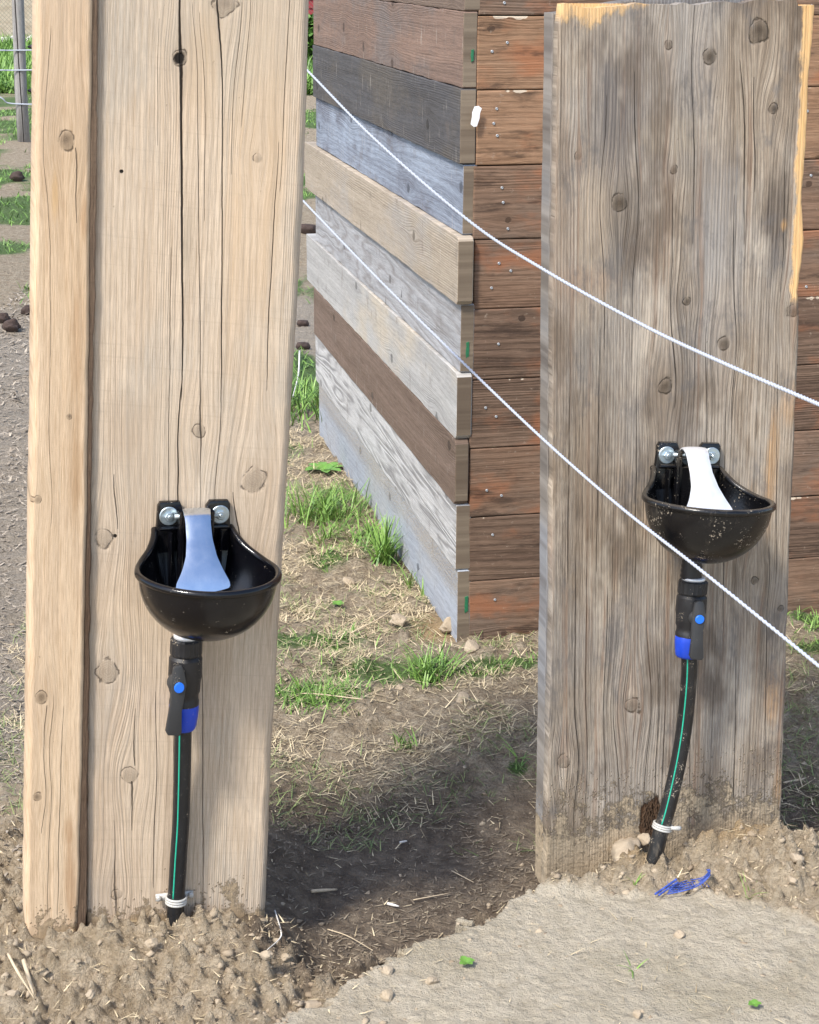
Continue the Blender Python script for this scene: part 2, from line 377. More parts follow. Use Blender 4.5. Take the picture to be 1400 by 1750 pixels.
def board_grid(left, right, l0, l1, t, bl, br, nc, nr, knots, relief, seed, top=None, rag=.0015):
    """board as one dense skin: left/right are (x, l) edge points; relief is the depth of the raised grain; returns V, F, attributes"""
    L = np.linspace(l0, l1, nr); lp = sorted(left, key=lambda q: q[1]); rp_ = sorted(right, key=lambda q: q[1])
    xl = np.interp(L, [q[1] for q in lp], [q[0] for q in lp]) + rag * 2 * (fbm(L * 30 + seed, 0 * L + 3.3, 4, 3) - .5)
    xr = np.interp(L, [q[1] for q in rp_], [q[0] for q in rp_]) + rag * 2 * (fbm(L * 24 + seed, 0 * L + 9.3, 4, 5) - .5)
    blv = bl * (.7 + .9 * fbm(L * 9 + seed, 0 * L, 3, 7)); brv = br * (.7 + .9 * fbm(L * 9 + seed, 0 * L + 5, 3, 8))
    T = np.linspace(0, 1, nc)[None]
    Xf = (xl + blv)[:, None] * (1 - T) + (xr - brv)[:, None] * T; Lf = L[:, None] + 0 * Xf
    if top is not None: Lf = Lf + top(Xf) * sstep(l1 - .05, l1, Lf)
    u = Xf.copy(); kd = np.full(Xf.shape, 9.0); kk = np.zeros(Xf.shape); ha = np.zeros(Xf.shape)
    for (kx, kl, r, dk, *rest) in knots:
        s_ = rest[0] if rest else .75
        dx = Xf - kx; dl = Lf - kl; e = np.exp(-(dx ** 2 / (2.8 * r) ** 2 + dl ** 2 / (7.0 * r) ** 2)); u = u - dx * e * s_
        wq = 1 + .45 * (fbm(Xf * 40 + kx * 90, Lf * 40, 2, 4) - .5) * 2; d = np.sqrt(dx ** 2 + dl ** 2 * .8) / r * wq
        m = d < kd; kd = np.where(m, d, kd); kk = np.where(m & (d < 3), dk, kk); ha = np.maximum(ha, e * (.35 + .65 * dk))
    st = fbm(u * 70 + seed, Lf * .8, 3, 11); fi = fbm(u * 260 + seed, Lf * 2.2, 2, 13)
    Yf = relief * (.7 * (.5 - st) + .55 * (.5 - fi)) * 2 - relief * .9 * np.exp(-((kd - .1) / .7) ** 2) + relief * 1.2 * np.exp(-((kd - 1.1) / .15) ** 2) * .6
    Yf = Yf + .0025 * (fbm(Xf * 5 + seed, Lf * 3, 3, 17) - .5)
    a0 = lambda v: np.full((nr, 1), float(v))
    cols = [((xl + .001)[:, None], a0(t)), (xl[:, None], a0(t - .002)), (xl[:, None], (blv * 1.2)[:, None]), ((xl + blv * .35)[:, None], (blv * .4)[:, None])]
    colr = [((xr - brv * .35)[:, None], (brv * .4)[:, None]), (xr[:, None], (brv * 1.2)[:, None]), (xr[:, None], a0(t - .002)), ((xr - .001)[:, None], a0(t))]
    def ex_(a): return a
    X = np.hstack([c[0] for c in cols] + [Xf] + [c[0] for c in colr]); Y = np.hstack([c[1] for c in cols] + [Yf] + [c[1] for c in colr])
    Lx_ = np.hstack([Lf[:, :1]] * 4 + [Lf] + [Lf[:, -1:]] * 4)
    pad = lambda A, lv=None: np.hstack([A[:, :1]] * 4 + [A] + [A[:, -1:]] * 4).ravel()
    Vx = np.stack([X, Y, Lx_], -1).reshape(-1, 3); n = X.shape[1]; ix = np.arange(n * nr).reshape(nr, n)
    Fq = np.stack([ix[:-1, :-1], ix[:-1, 1:], ix[1:, 1:], ix[1:, :-1]], -1).reshape(-1, 4)
    Fq = np.vstack([Fq, np.stack([ix[:-1, -1], ix[:-1, 0], ix[1:, 0], ix[1:, -1]], -1)])
    # top and bottom caps as strips front to back
    for row, fl in ((nr - 1, False), (0, True)):
        b0 = len(Vx); Vb = Vx[ix[row]].copy(); Vb[:, 1] = t; Vx = np.vstack([Vx, Vb]); a = ix[row]; b = b0 + np.arange(n)
        q = np.stack([a[:-1], a[1:], b[1:], b[:-1]], -1); Fq = np.vstack([Fq, q[:, ::-1] if fl else q])
    ext = lambda A: np.concatenate([pad(A), np.tile(A[-1].mean() * 0 + 9.0 if A is kd else 0.0, 2 * n)])
    return Vx, Fq, {'uoff': np.concatenate([pad(u - Xf), np.zeros(2 * n)]), 'kdist': np.concatenate([pad(kd), np.full(2 * n, 9.0)]), 'kdark': np.concatenate([pad(kk), np.zeros(2 * n)]), 'halo': np.concatenate([pad(ha), np.zeros(2 * n)])}
def grid_mesh(name, data, mat, parent):
    o = mesh(name, data[0], data[1], mat, parent, True)
    for k, v in data[2].items():
        a = o.data.attributes.new(k, 'FLOAT', 'POINT'); a.data.foreach_set('value', v.astype(np.float32))
    m = o.modifiers.new('es', 'EDGE_SPLIT'); m.split_angle = math.radians(55)
    return o
def edge(pts, step, amp, seed, freq=14):
    """outline through pts with small irregularities"""
    out = []; pts = [np.array(p, float) for p in pts]
    for a, b in zip(pts, pts[1:] + pts[:1]):
        L = np.linalg.norm(b - a); k = max(1, int(L / step)); d = (b - a) / L; nn = np.array([-d[1], d[0]])
        for i in range(k):
            t = i / k; p = a + (b - a) * t
            f = (fbm(np.array([p[0] * freq + seed]), np.array([p[1] * freq + 3.1 * seed]), 4, 3)[0] - 0.5) * 2
            out.append(p + nn * f * amp * min(1, 6 * min(t, 1 - t) + 0.15))
    return out

# ------------------------------------------------------------------ GROUND
EDGE_PX = [(380, 1800), (470, 1752), (556, 1712), (600, 1688), (640, 1652), (700, 1630), (745, 1612), (800, 1580), (850, 1562), (905, 1532), (930, 1522), (1000, 1512)]
EDGE = np.array([atz(*p, 0.0)[:2] for p in EDGE_PX])
def edge_dist(x, y):
    """signed distance to the broken edge of the pale bank (positive on the bank, to the right / in front)"""
    best = np.full(np.shape(x), 1e9); sg = np.ones(np.shape(x))
    for a, b in zip(EDGE[:-1], EDGE[1:]):
        d = b - a; L2 = d @ d
        t = np.clip(((x - a[0]) * d[0] + (y - a[1]) * d[1]) / L2, 0, 1)
        qx = x - a[0] - t * d[0]; qy = y - a[1] - t * d[1]; D = np.hypot(qx, qy)
        s = np.sign(d[1] * qx - d[0] * qy)
        m = D < best; best = np.where(m, D, best); sg = np.where(m, s, sg)
    return best * sg
def blob(x, y, px, py, rx, ry, z=0.0):
    c = atz(px, py, z); return np.exp(-(((x - c[0]) / rx) ** 2 + ((y - c[1]) / ry) ** 2))

def ground_masks(x, y):
    ed = edge_dist(x, y)
    ragged = (fbm(x * 22, y * 22, 4, 5) - 0.5) * 0.07 + (fbm(x * 90, y * 90, 3, 15) - 0.5) * 0.030
    bank = sstep(-0.006, 0.006, ed + ragged) * sstep(4.6, 3.4, y + 0 * x) * (1 - sstep(3.03, 3.2, y - 0.15 * x + (fbm(x * 9, y * 9, 3, 8) - .5) * .12) * sstep(.2, .35, x))
    # wet trench behind the posts
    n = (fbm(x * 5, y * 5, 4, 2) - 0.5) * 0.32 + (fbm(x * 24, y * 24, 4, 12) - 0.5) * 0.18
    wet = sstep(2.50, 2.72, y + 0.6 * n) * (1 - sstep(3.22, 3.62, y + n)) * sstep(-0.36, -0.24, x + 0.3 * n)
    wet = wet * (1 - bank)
    crumb = sstep(0.02, -0.06, ed + ragged) * sstep(2.80, 2.66, y + n * 0.3) 
    crumb = np.maximum(crumb, 1.0 * sstep(-.27, -.36, x + 0.2 * n) * sstep(3.6, 2.9, y))
    back = sstep(-.015, .025, y - np.interp(x, YLX, YLY) + (fbm(x * 20, y * 20, 3, 19) - .5) * .06) * bank
    crumb = np.maximum(crumb, back)
    return ed + ragged, bank, wet, crumb
YL = np.array([atz(*p, 0.02)[:2] for p in ((880, 1500), (930, 1516), (1000, 1512), (1130, 1528), (1230, 1540), (1320, 1560), (1410, 1600))]); YLX, YLY = YL[:, 0], YL[:, 1]

GR = [  # green patches  (px, py, rx, ry)
    (570, 850, .09, .16), (640, 925, .07, .12), (555, 955, .08, .10), (495, 1095, .07, .08), (560, 1095, .14, .08), (540, 1185, .16, .10),
    (640, 1150, .16, .08), (735, 1150, .10, .09), (800, 1150, .10, .06), (865, 1140, .14, .05), (515, 690, .10, .9), (508, 640, .2, .4),
    (28, 190, 2.0, 2.6), (25, 300, .9, 1.3), (20, 350, .8, .8), (25, 425, .7, .4), (540, 620, .3, .5), (885, 1290, .03, .03), (1392, 1060, .1, .05), (1390, 1110, .08, .05)]
def green_mask(x, y):
    m = 0 * x
    for (px, py, rx, ry) in GR: m = np.maximum(m, blob(x, y, px, py, rx, ry))
    m = m * np.where(y > 6, .25 + 1.3 * sstep(.38, .62, fbm(x * 3, y * 2.2, 4, 37)), 1)
    n = fbm(x * 3.2, y * 1.1, 4, 31)
    far = sstep(7.5, 9.5, y) * sstep(0.46, 0.60, n + 0.10 * sstep(12, 24, y)) * (1 - sstep(40, 60, y)) * 0.9
    far = np.maximum(far, sstep(21.5, 24, y + 2 * n) * (1 - 0 * y))
    return np.clip(np.maximum(m, far), 0, 1)

def ground_z(x, y):
    x = np.asarray(x, float); y = np.asarray(y, float)
    edr, bank, wet, crumb = ground_masks(x, y)
    near = sstep(16, 8, y)
    z = (fbm(x * 1.7, y * 1.7, 4, 1) - 0.5) * 0.05 * sstep(1.2, 2.0, y) * (1 - .6 * bank)
    z += (fbm(x * 8, y * 8, 3, 21) - 0.5) * 0.022 * (1 - 0.8 * bank)
    z += (fbm(x * 40, y * 40, 3, 41) - 0.5) * 0.010 * (1 - 0.72 * bank) * near
    # trench
    trench = (1 - bank) * sstep(2.35, 2.6, y) * (1 - sstep(3.2, 3.7, y)) * sstep(-0.33, -0.15, x)
    z -= 0.070 * trench * (1 - 0.55 * sstep(2.75, 2.62, y) )
    z += bank * (fbm(x * 55, y * 55, 3, 98) - .5) * .006 + bank * (0.012 + 0.02 * sstep(0, 0.5, edr)) - bank * 0.02 * (fbm(x * 3, y * 6, 3, 61) > 2)
    # lip of hardened clay just behind the edge
    z += 0.022 * np.exp(-((edr + 0.035) / 0.02) ** 2) * sstep(2.5, 2.62, y) * (fbm(x * 12, y * 12, 2, 77)) * 1.5 * (1 - bank)
    # crumbly heap along the foot of the left post and in the lower left corner
    heap = np.exp(-((y - 2.69 - 0.27 * (x + .35)) / 0.09) ** 2) * sstep(-0.15, -0.24, x) * sstep(-1.0, -0.8, x)
    z += 0.05 * heap * (0.5 + fbm(x * 10, y * 10, 3, 71))
    d, v = worley(x * 38, y * 38, 3); z += crumb * near * np.clip(0.55 - d, 0, 1) * 0.046 * (v > 0.25) * (0.4 + v)
    d, v = worley(x * 75, y * 75, 13); z += (crumb * 0.9 + 0.25 * (1 - bank)) * near * np.clip(0.5 - d, 0, 1) * 0.018 * v
    d, v = worley(x * 16, y * 16, 23); z += crumb * near * np.clip(0.5 - d, 0, 1) * 0.060 * (v > 0.5)
    # mud piled round the foot of the right post
    for (px, py, rx, ry, h) in ((1060, 1470, .055, .05, .075), (1250, 1450, .13, .07, .05), (1120, 1500, .04, .03, .03), (960, 1500, .06, .05, .02), (1330, 1480, .05, .05, .02), (1370,1500,.08,.06,.02)):
        z += h * blob(x, y, px, py, rx, ry, .02) * (0.6 + 0.8 * fbm(x * 25, y * 25, 3, 81))
    c = atz(1150, 1512, 0.0); z -= 0.035 * np.exp(-(((x - c[0]) / .055) ** 2 + ((y - c[1]) / .028) ** 2))
    c = atz(1310, 1487, 0.02); z -= 0.02 * np.exp(-(((x - c[0]) / .02) ** 2 + ((y - c[1]) / .02) ** 2))
    c = atz(838, 1545, -.04); z -= 0.03 * np.exp(-(((x - c[0]) / .03) ** 2 + ((y - c[1]) / .035) ** 2))
    # tussocky middle ground
    mid = sstep(3.2, 3.6, y) * sstep(9, 6, y)
    d, v = worley(x * 14, y * 14, 33); z += mid * np.clip(0.5 - d, 0, 1) * 0.04 * (v > 0.55)
    z += mid * (fbm(x * 26, y * 26, 3, 91) - 0.5) * 0.018
    z += 0.02 * np.exp(-(((x - .1) / .14) ** 2 + ((y - 4.0) / .12) ** 2))
    # cracks in the dry ground by the right post
    return z
def grow(a, b, s0, gf):
    out = [a]; s = s0
    while out[-1] < b: out.append(out[-1] + s); s *= gf
    return out
xs_r = grow(0.86, 600, 0.006, 1.09); xs_l = [-q + 0.1 for q in grow(0.86, 600, 0.006, 1.09)]
XS = np.array(xs_l[::-1] + list(np.arange(-0.76 + 0.004, 0.86 - 0.002, 0.004)) + xs_r)
YS = np.array([2.30 - q for q in grow(0.006, 60, 0.02, 1.25)][::-1] + list(np.arange(2.30, 3.35, 0.004)) + grow(3.354, 900, 0.0045, 1.0085)[:430])
last = YS[-1]; YS = np.concatenate([YS, last + np.array(grow(0.3, 900, 0.4, 1.12))])
gx, gy = np.meshgrid(XS, YS)
gz = ground_z(gx, gy)
nx, ny = len(XS), len(YS)
idx = np.arange(nx * ny).reshape(ny, nx)
FQ = np.stack([idx[:-1, :-1], idx[:-1, 1:], idx[1:, 1:], idx[1:, :-1]], -1).reshape(-1, 4)
print('ground', nx, ny, nx * ny, last)

g = G('ground_soil'); x, y, z = g.xyz(); v = g.vec(x, y, z)
wet = g.attr('wet'); bank = g.attr('bank'); green = g.attr('green'); crumb = g.attr('crumb'); chip = g.attr('chip'); warm = g.attr('warm')
n1 = g.noise(v, 3.5, 5, 0.6); n2 = g.noise(v, 28, 5, 0.65); n3 = g.noise(v, 150, 4, 0.65); n4 = g.noise(v, 480, 3, 0.6)
vo = g.voro(v, 90); vo2 = g.voro(v, 38)
mid = g.mix(g.mr(n2, 0.3, 0.7), (0.36, 0.28, 0.19), (0.60, 0.50, 0.365))
mid = g.mix(g.mr(n3, 0.35, 0.7, 0, 0.7), mid, (0.20, 0.15, 0.10))
bk = g.mix(g.mr(n2 * 0.6 + n1 * 0.4, 0.35, 0.65), (0.50, 0.43, 0.32), (0.68, 0.60, 0.47))
bk = g.mix(g.mr(n3, 0.5, 0.78, 0, 0.6), bk, (0.28, 0.23, 0.16))
bk = g.mix(g.mr(n1, 0.46, 0.62, 0, 0.65), bk, (0.40, 0.34, 0.235))
ce = g.voro(g.vec(x + (n2 - .5) * .10, y + (n3 - .5) * .02, 0.0), 7.0, 'Distance', 'DISTANCE_TO_EDGE'); crk_ = g.mr(ce, 0.0, 0.035, 1.0, 0.0) * g.mr(n1, .50, .58)
bk = g.mix(g.mr(n2, .54, .68, 0, .4), bk, (0.42, 0.34, 0.24)); n5 = g.noise(v, 60, 6, .8); bk = g.mix(g.mr(n5, .55, .68, 0, .5), bk, (.62, .57, .47)); bk = g.mix(g.mr(n5, .44, .34, 0, .5), bk, (.24, .20, .14))
cb = g.mix(g.mr(n2, 0.3, 0.7), (0.44, 0.34, 0.22), (0.70, 0.58, 0.42))
cb = g.mix(g.mr(n3, 0.42, 0.75, 0, 0.6), cb, (0.24, 0.17, 0.11))
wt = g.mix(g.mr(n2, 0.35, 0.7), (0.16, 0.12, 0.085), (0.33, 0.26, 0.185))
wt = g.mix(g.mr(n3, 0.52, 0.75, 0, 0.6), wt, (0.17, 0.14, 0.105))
cp = g.mix(g.mr(n3, 0.35, 0.68), (0.32, 0.265, 0.205), (0.52, 0.45, 0.36))
gn = g.mix(g.mr(n3, 0.35, 0.65), (0.035, 0.095, 0.018), (0.10, 0.22, 0.04))
c = g.mix(chip, mid, cp); c = g.mix(crumb, c, cb); c = g.mix(g.mr(warm + (n2 - .5) * .6, .3, .7), c, g.mix(n3, (0.40, 0.26, 0.13), (0.56, 0.42, 0.25)))
c = g.mix(g.m('MULTIPLY', bank, 1 - crumb * .9, clamp=True), c, bk)
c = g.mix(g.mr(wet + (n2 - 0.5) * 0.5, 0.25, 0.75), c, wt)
c = g.mix(g.mr(green + (n3 - 0.5) * 0.8, 0.35, 0.8, 0, 0.85), c, gn)
c = g.mix(g.mr(vo, 0.0, 0.22, 0.55, 0.0), c, (0.46, 0.40, 0.31))
hh = n5 * 1.2 + n2 * 2.2 + n3 * 1.4 + n4 * 0.5 - g.mr(vo2, 0.0, 0.5, 0.0, 0.8)
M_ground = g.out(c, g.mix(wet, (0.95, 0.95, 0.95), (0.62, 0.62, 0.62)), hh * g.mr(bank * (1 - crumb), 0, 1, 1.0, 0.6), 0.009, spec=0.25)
gr = mesh('ground', np.stack([gx, gy, gz], -1).reshape(-1, 3), FQ, M_ground, smooth=True, kind='structure')
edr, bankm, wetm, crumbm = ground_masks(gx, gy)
greenm = green_mask(gx, gy)
chipm = sstep(9.5, 7.5, gy + (fbm(gx * 2, gy, 3, 6) - .5) * 3) * sstep(2.9, 3.3, gy) * sstep(-0.30, -0.45, gx)
cc = atz(1060, 1465, .02); warmm = np.exp(-(((gx - cc[0]) / .10) ** 2 + ((gy - cc[1]) / .07) ** 2))
cc = atz(1230, 1450, .02); warmm = np.maximum(warmm, .9 * np.exp(-(((gx - cc[0]) / .14) ** 2 + ((gy - cc[1]) / .07) ** 2)))
cc = atz(760, 1070, .0); warmm = np.maximum(warmm, .8 * np.exp(-(((gx - cc[0]) / .12) ** 2 + ((gy - cc[1]) / .16) ** 2)))
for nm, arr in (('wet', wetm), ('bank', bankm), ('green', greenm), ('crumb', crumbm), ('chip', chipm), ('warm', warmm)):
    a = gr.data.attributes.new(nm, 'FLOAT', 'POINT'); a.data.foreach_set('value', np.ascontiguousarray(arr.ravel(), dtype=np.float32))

# ------------------------------------------------------------------ LEFT POST
LY = math.radians(15)
Lex = np.array([math.cos(LY), math.sin(LY), 0]); Ln = np.array([math.sin(LY), -math.cos(LY), 0]); UP = np.array([0, 0, 1.0])
Lo = at(290, 1000, 2.72)
def lean_frame(o, ex, n, pb, pt):
    """local frame on the plane (o, n) whose Z axis runs from pixel pb (origin) to pixel pt"""
    B = atplane(*pb, o, n); T = atplane(*pt, o, n); up = (T - B) / np.linalg.norm(T - B); x = np.cross(up, n); x = -x if x @ ex < 0 else x
    return B, x, up
LB, Lx, Lu = lean_frame(Lo, Lex, Ln, (250, 1590), (296, 0))
def Lc(px, py):
    p = atplane(px, py, Lo, Ln) - LB; return (p @ Lx, p @ Lu)
ML = frame(LB, Lx, Ln, Lu)
def crk(fn, xa, ya, xb, yb, wd, dk=1.0):
    a = fn(xa, ya); b = fn(xb, yb); return (a[0], a[1], b[0], b[1], wd, dk)
def kn(fn, px, py, rpx, dk, s=0.75, k=0.00094):
    a = fn(px, py); return (a[0], a[1], rpx * k, dk, s)
lk = [kn(Lc, 308, 100, 9, 1.0, .5), kn(Lc, 385, 4, 15, .45), kn(Lc, 342, 737, 10, .22), kn(Lc, 432, 822, 19, .20), kn(Lc, 178, 918, 13, .08),
      kn(Lc, 186, 1146, 18, .12), kn(Lc, 222, 1325, 13, .10), kn(Lc, 441, 270, 8, .1), kn(Lc, 199, 1528, 11, .06)]
lcr = [crk(Lc, 309, -260, 313, 690, .0019), crk(Lc, 313, 640, 303, 900, .0013), crk(Lc, 337, 0, 346, 900, .0005, .8), crk(Lc, 381, -60, 378, 900, .0008),
       crk(Lc, 500, -90, 478, 330, .0005, .8), crk(Lc, 474, 240, 453, 670, .0007, .9), crk(Lc, 400, 0, 397, 300, .0004, .7), crk(Lc, 292, 420, 288, 900, .0005, .8),
       crk(Lc, 262, 1180, 262, 1520, .0007, .9), crk(Lc, 296, 1240, 300, 1520, .0004, .8), crk(Lc, 345, 1060, 348, 1560, .0006, .8), crk(Lc, 193, 810, 190, 905, .0006, .8),
       crk(Lc, 221, 1210, 223, 1310, .0005, .8), crk(Lc, 222, 1335, 224, 1420, .0005, .8), crk(Lc, 414, 840, 420, 990, .0007, .9), crk(Lc, 353, 20, 349, 380, .0004, .7),
       crk(Lc, 273, 30, 271, 250, .0003, .6), crk(Lc, 199, 1400, 199, 1600, .0004, .7), crk(Lc, 330, 870, 336, 1250, .0004, .6), crk(Lc, 420, -200, 414, 220, .0004, .6)]
tanL, tanD, tanG = (0.68, 0.55, 0.41), (0.55, 0.425, 0.305), (0.50, 0.44, 0.36)
gp = lambda px, py, rx, ry, c, s, fn=Lc: (*fn(px, py), rx, ry, c, s)
M_left = wood('sawn_pine', tanL, tanD, grey=tanG, late=(0.33, 0.235, 0.15), seed=2.3, knots=lk, cracks=lcr, ringk=105, ringamt=.30, greyamt=.45, dirt=(-.02, .10),
              streak=20, sawmarks=.20, patches=[gp(400, 60, .12, .12, (.45, .40, .32), .6), gp(250, 760, .09, .10, (.46, .38, .29), .5), gp(345, 120, .03, .10, (.60, .40, .22), .5), gp(440, 350, .05, .3, (.64, .45, .27), .5), gp(170, 1400, .04, .4, (.36, .25, .17), .35),
              gp(210, 730, .04, .06, (.42, .30, .2), .45), gp(160, 300, .012, .5, (.34, .23, .15), .5), gp(323, 420, .008, .09, (.33, .27, .2), .6)], nails=[(*Lc(208, 293), .0028), (*Lc(197, 916), .003), (*Lc(307, 100), .0085)])
bk_ = [kn(Lc, 112, 238, 14, .8), kn(Lc, 118, 708, 4, .8, .4), kn(Lc, 70, 1186, 10, .9), kn(Lc, 62, 1356, 8, .8), kn(Lc, 64, 850, 7, .5)]
M_batten = wood('planed_pine', (0.70, 0.54, 0.37), (0.60, 0.43, 0.275), grey=(0.58, 0.44, 0.31), late=(0.33, 0.20, 0.10), seed=8.1,
                knots=bk_,
                cracks=[crk(Lc, 88, 40, 84, 900, .0003, .6), crk(Lc, 120, 250, 130, 380, .0005, .7), crk(Lc, 103, 1200, 96, 1560, .0004, .8), crk(Lc, 82, 1180, 80, 1560, .0003, .7), crk(Lc, 72, 1200, 68, 1420, .0003, .8)],
                streak=9, ringk=34, ringamt=.22, greyamt=.4, sawmarks=.04, blotch=.15, dirt=(-.03, .06), swirl=.006,
                patches=[gp(131, 590, .010, .10, (.36, .20, .09), .8), gp(126, 810, .011, .10, (.40, .24, .12), .8), gp(143, 375, .005, .04, (.40, .23, .11), .8), gp(117, 1410, .008, .035, (.36, .2, .09), .8),
                         gp(120, 1500, .010, .09, (.38, .22, .11), .8), gp(93, 330, .005, .04, (.62, .36, .12), .7), gp(100, 60, .05, .16, (.55, .42, .30), .5)])
post = empty('wooden_post', ML, label='pale sawn pine post with long dark cracks and a batten down its left edge', cat='post', group='wooden posts carrying the drinkers')
grid_mesh('board', board_grid([Lc(148, 1640), Lc(152, 700), Lc(160, -110)], [Lc(452, 1650), Lc(466, 1300), Lc(489, 900), Lc(500, 700), Lc(521, 350), Lc(532, 0), Lc(541, -110)],
          Lc(300, 1645)[1], Lc(300, -110)[1], .048, .003, .011, 190, 620, lk, .0007, 2.0), M_left, post)
bt = board_grid([Lc(43, 1630), Lc(44, 1500), Lc(50, 1000), Lc(55, 700), Lc(61, 0), Lc(66, -110)], [Lc(130, 1625), Lc(132, 1580), Lc(141, 1300), Lc(150, 750), Lc(158, 0), Lc(163, -110)],
     Lc(90, 1630)[1], Lc(90, -110)[1], .10, .006, .005, 60, 500, bk_, .0004, 5.0)
bt[0][:, 1] -= .013
grid_mesh('batten', bt, M_batten, post)
M_bark = wood('dark_bark', (0.24, 0.165, 0.11), (0.09, 0.055, 0.035), seed=4, ringamt=.1, bump=.004, blotch=.5)
b = [Lc(128, 1625), Lc(146, 1625), Lc(150, 1300), Lc(157, 750), Lc(165, 300), Lc(168, -110), Lc(155, -110), Lc(148, 750)]
mesh('bark_edge', *slab(edge(b, .006, .0028, 9.0, 40), .03, .002, -.009), M_bark, post)

# ------------------------------------------------------------------ RIGHT POST
RY_ = math.radians(12)
Rex = np.array([math.cos(RY_), math.sin(RY_), 0]); Rn = np.array([math.sin(RY_), -math.cos(RY_), 0])
Ro = at(1180, 900, 3.04)
RB, Rx, Ru = lean_frame(Ro, Rex, Rn, (1130, 1500), (1170, 12))
def Rc(px, py):
    p = atplane(px, py, Ro, Rn) - RB; return (p @ Rx, p @ Ru)
MR = frame(RB, Rx, Rn, Ru)
k2 = .00104
rk = [kn(Rc, *a, k=k2) for a in ((1298, 50, 15, 1.), (1213, 98, 10, .9), (1175, 515, 7, 1.0), (1060, 347, 12, .8), (1322, 186, 8, .9), (1357, 533, 9, .8), (1137, 660, 11, .75),
      (1237, 587, 9, .6), (988, 266, 6, .7), (1335, 1040, 6, .7), (966, 1303, 11, .4), (1080, 1205, 14, .3), (1143, 76, 7, .6), (1152, 290, 6, .5), (1290, 992, 8, .6))]
rcr = []
rr_ = random.Random(4)
for (px, ya, yb, wd) in ((1190, -10, 420, .0008), (1085, 120, 640, .0009), (1210, 560, 930, .0008), (1275, 100, 420, .0012), (1292, 130, 330, .001), (1150, 330, 700, .0008), (1255, 330, 760, .0007), (1037, 160, 600, .0006),
                         (1105, 1060, 1420, .0008), (1060, 1180, 1480, .0007), (1135, 1150, 1400, .0009), (1122, 1150, 1400, .0006), (1005, 900, 1450, .0009), (985, 940, 1460, .0007), (1258, 1120, 1400, .0008), (1180, 1250, 1500, .0006),
                         (975, 600, 1000, .0006), (1025, 560, 980, .0007), (1330, 620, 1000, .0006), (1312, 930, 1400, .0006), (1090, 640, 1000, .0005), (1240, 700, 1100, .0006), (1040, 1000, 1460, .0006), (1342, 200, 500, .0006)):
    rcr.append(crk(Rc, px, ya, px - (yb - ya) * .012, yb, wd, .8))
fresh = (0.78, 0.44, 0.16)
def fresh_edge(g, c, h, wv, lv):
    # splintered fresh wood down the right edge of the upper half and along the top end
    x0, l0 = Rc(1372, 60); x1, l1 = Rc(1352, 520)
    nz = g.noise(g.vec(wv * 40, lv * 16, 5), 1, 5, .7) - .5
    xe = (lv - l1) * ((x0 - x1) / (l0 - l1)) + x1
    a = g.mr(wv - xe + nz * .030, -.004, .003) * g.mr(lv + nz * .06, l1 - .01, l1 + .02)
    tl = g.mr(lv + nz * .11 - g.m('ABSOLUTE', wv + .17) * .30, l0 + .020, l0 + .045)
    a = g.m('MAXIMUM', a, tl * .85)
    br = g.noise(g.vec((wv + g.attr('uoff')) * 210, lv * 1.3, 7), 1, 4, .65); c = g.mix(g.mr(br, .60, .70, 0, .6), c, (.055, .034, .02))
    rb = g.noise(g.vec((wv + g.attr('uoff')) * 55, lv * 1.2, 17), 1, 3, .6); c = g.mix(g.mr(rb, .56, .70, 0, .5), c, (.26, .15, .09))
    gb = g.noise(g.vec(wv * 16, lv * 7, 27), 1, 5, .7); c = g.mix(g.mr(gb, .52, .68, 0, .7), c, (.17, .155, .145)); h = h - g.mr(br, .57, .66) * .5
    g3 = g.noise(g.vec(wv * 9 + 4, lv * 3.4, 31), 1, 4, .65); c = g.mix(g.mr(g3, .50, .66, 0, .65), c, (.135, .10, .072))
    g4 = g.noise(g.vec(wv * 11 + 9, lv * 3.0, 41), 1, 4, .65); c = g.mix(g.mr(g4, .54, .68, 0, .5), c, (.62, .54, .44))
    fc = g.mix(g.noise(g.vec(wv * 200, lv * 20, 1), 1, 3), fresh, (.86, .60, .32))
    return g.mix(a, c, fc), h + a * .5
def rp(px, py, rx, ry, c, s): return (*Rc(px, py), rx, ry, c, s)
rot = (0.05, 0.028, 0.014)
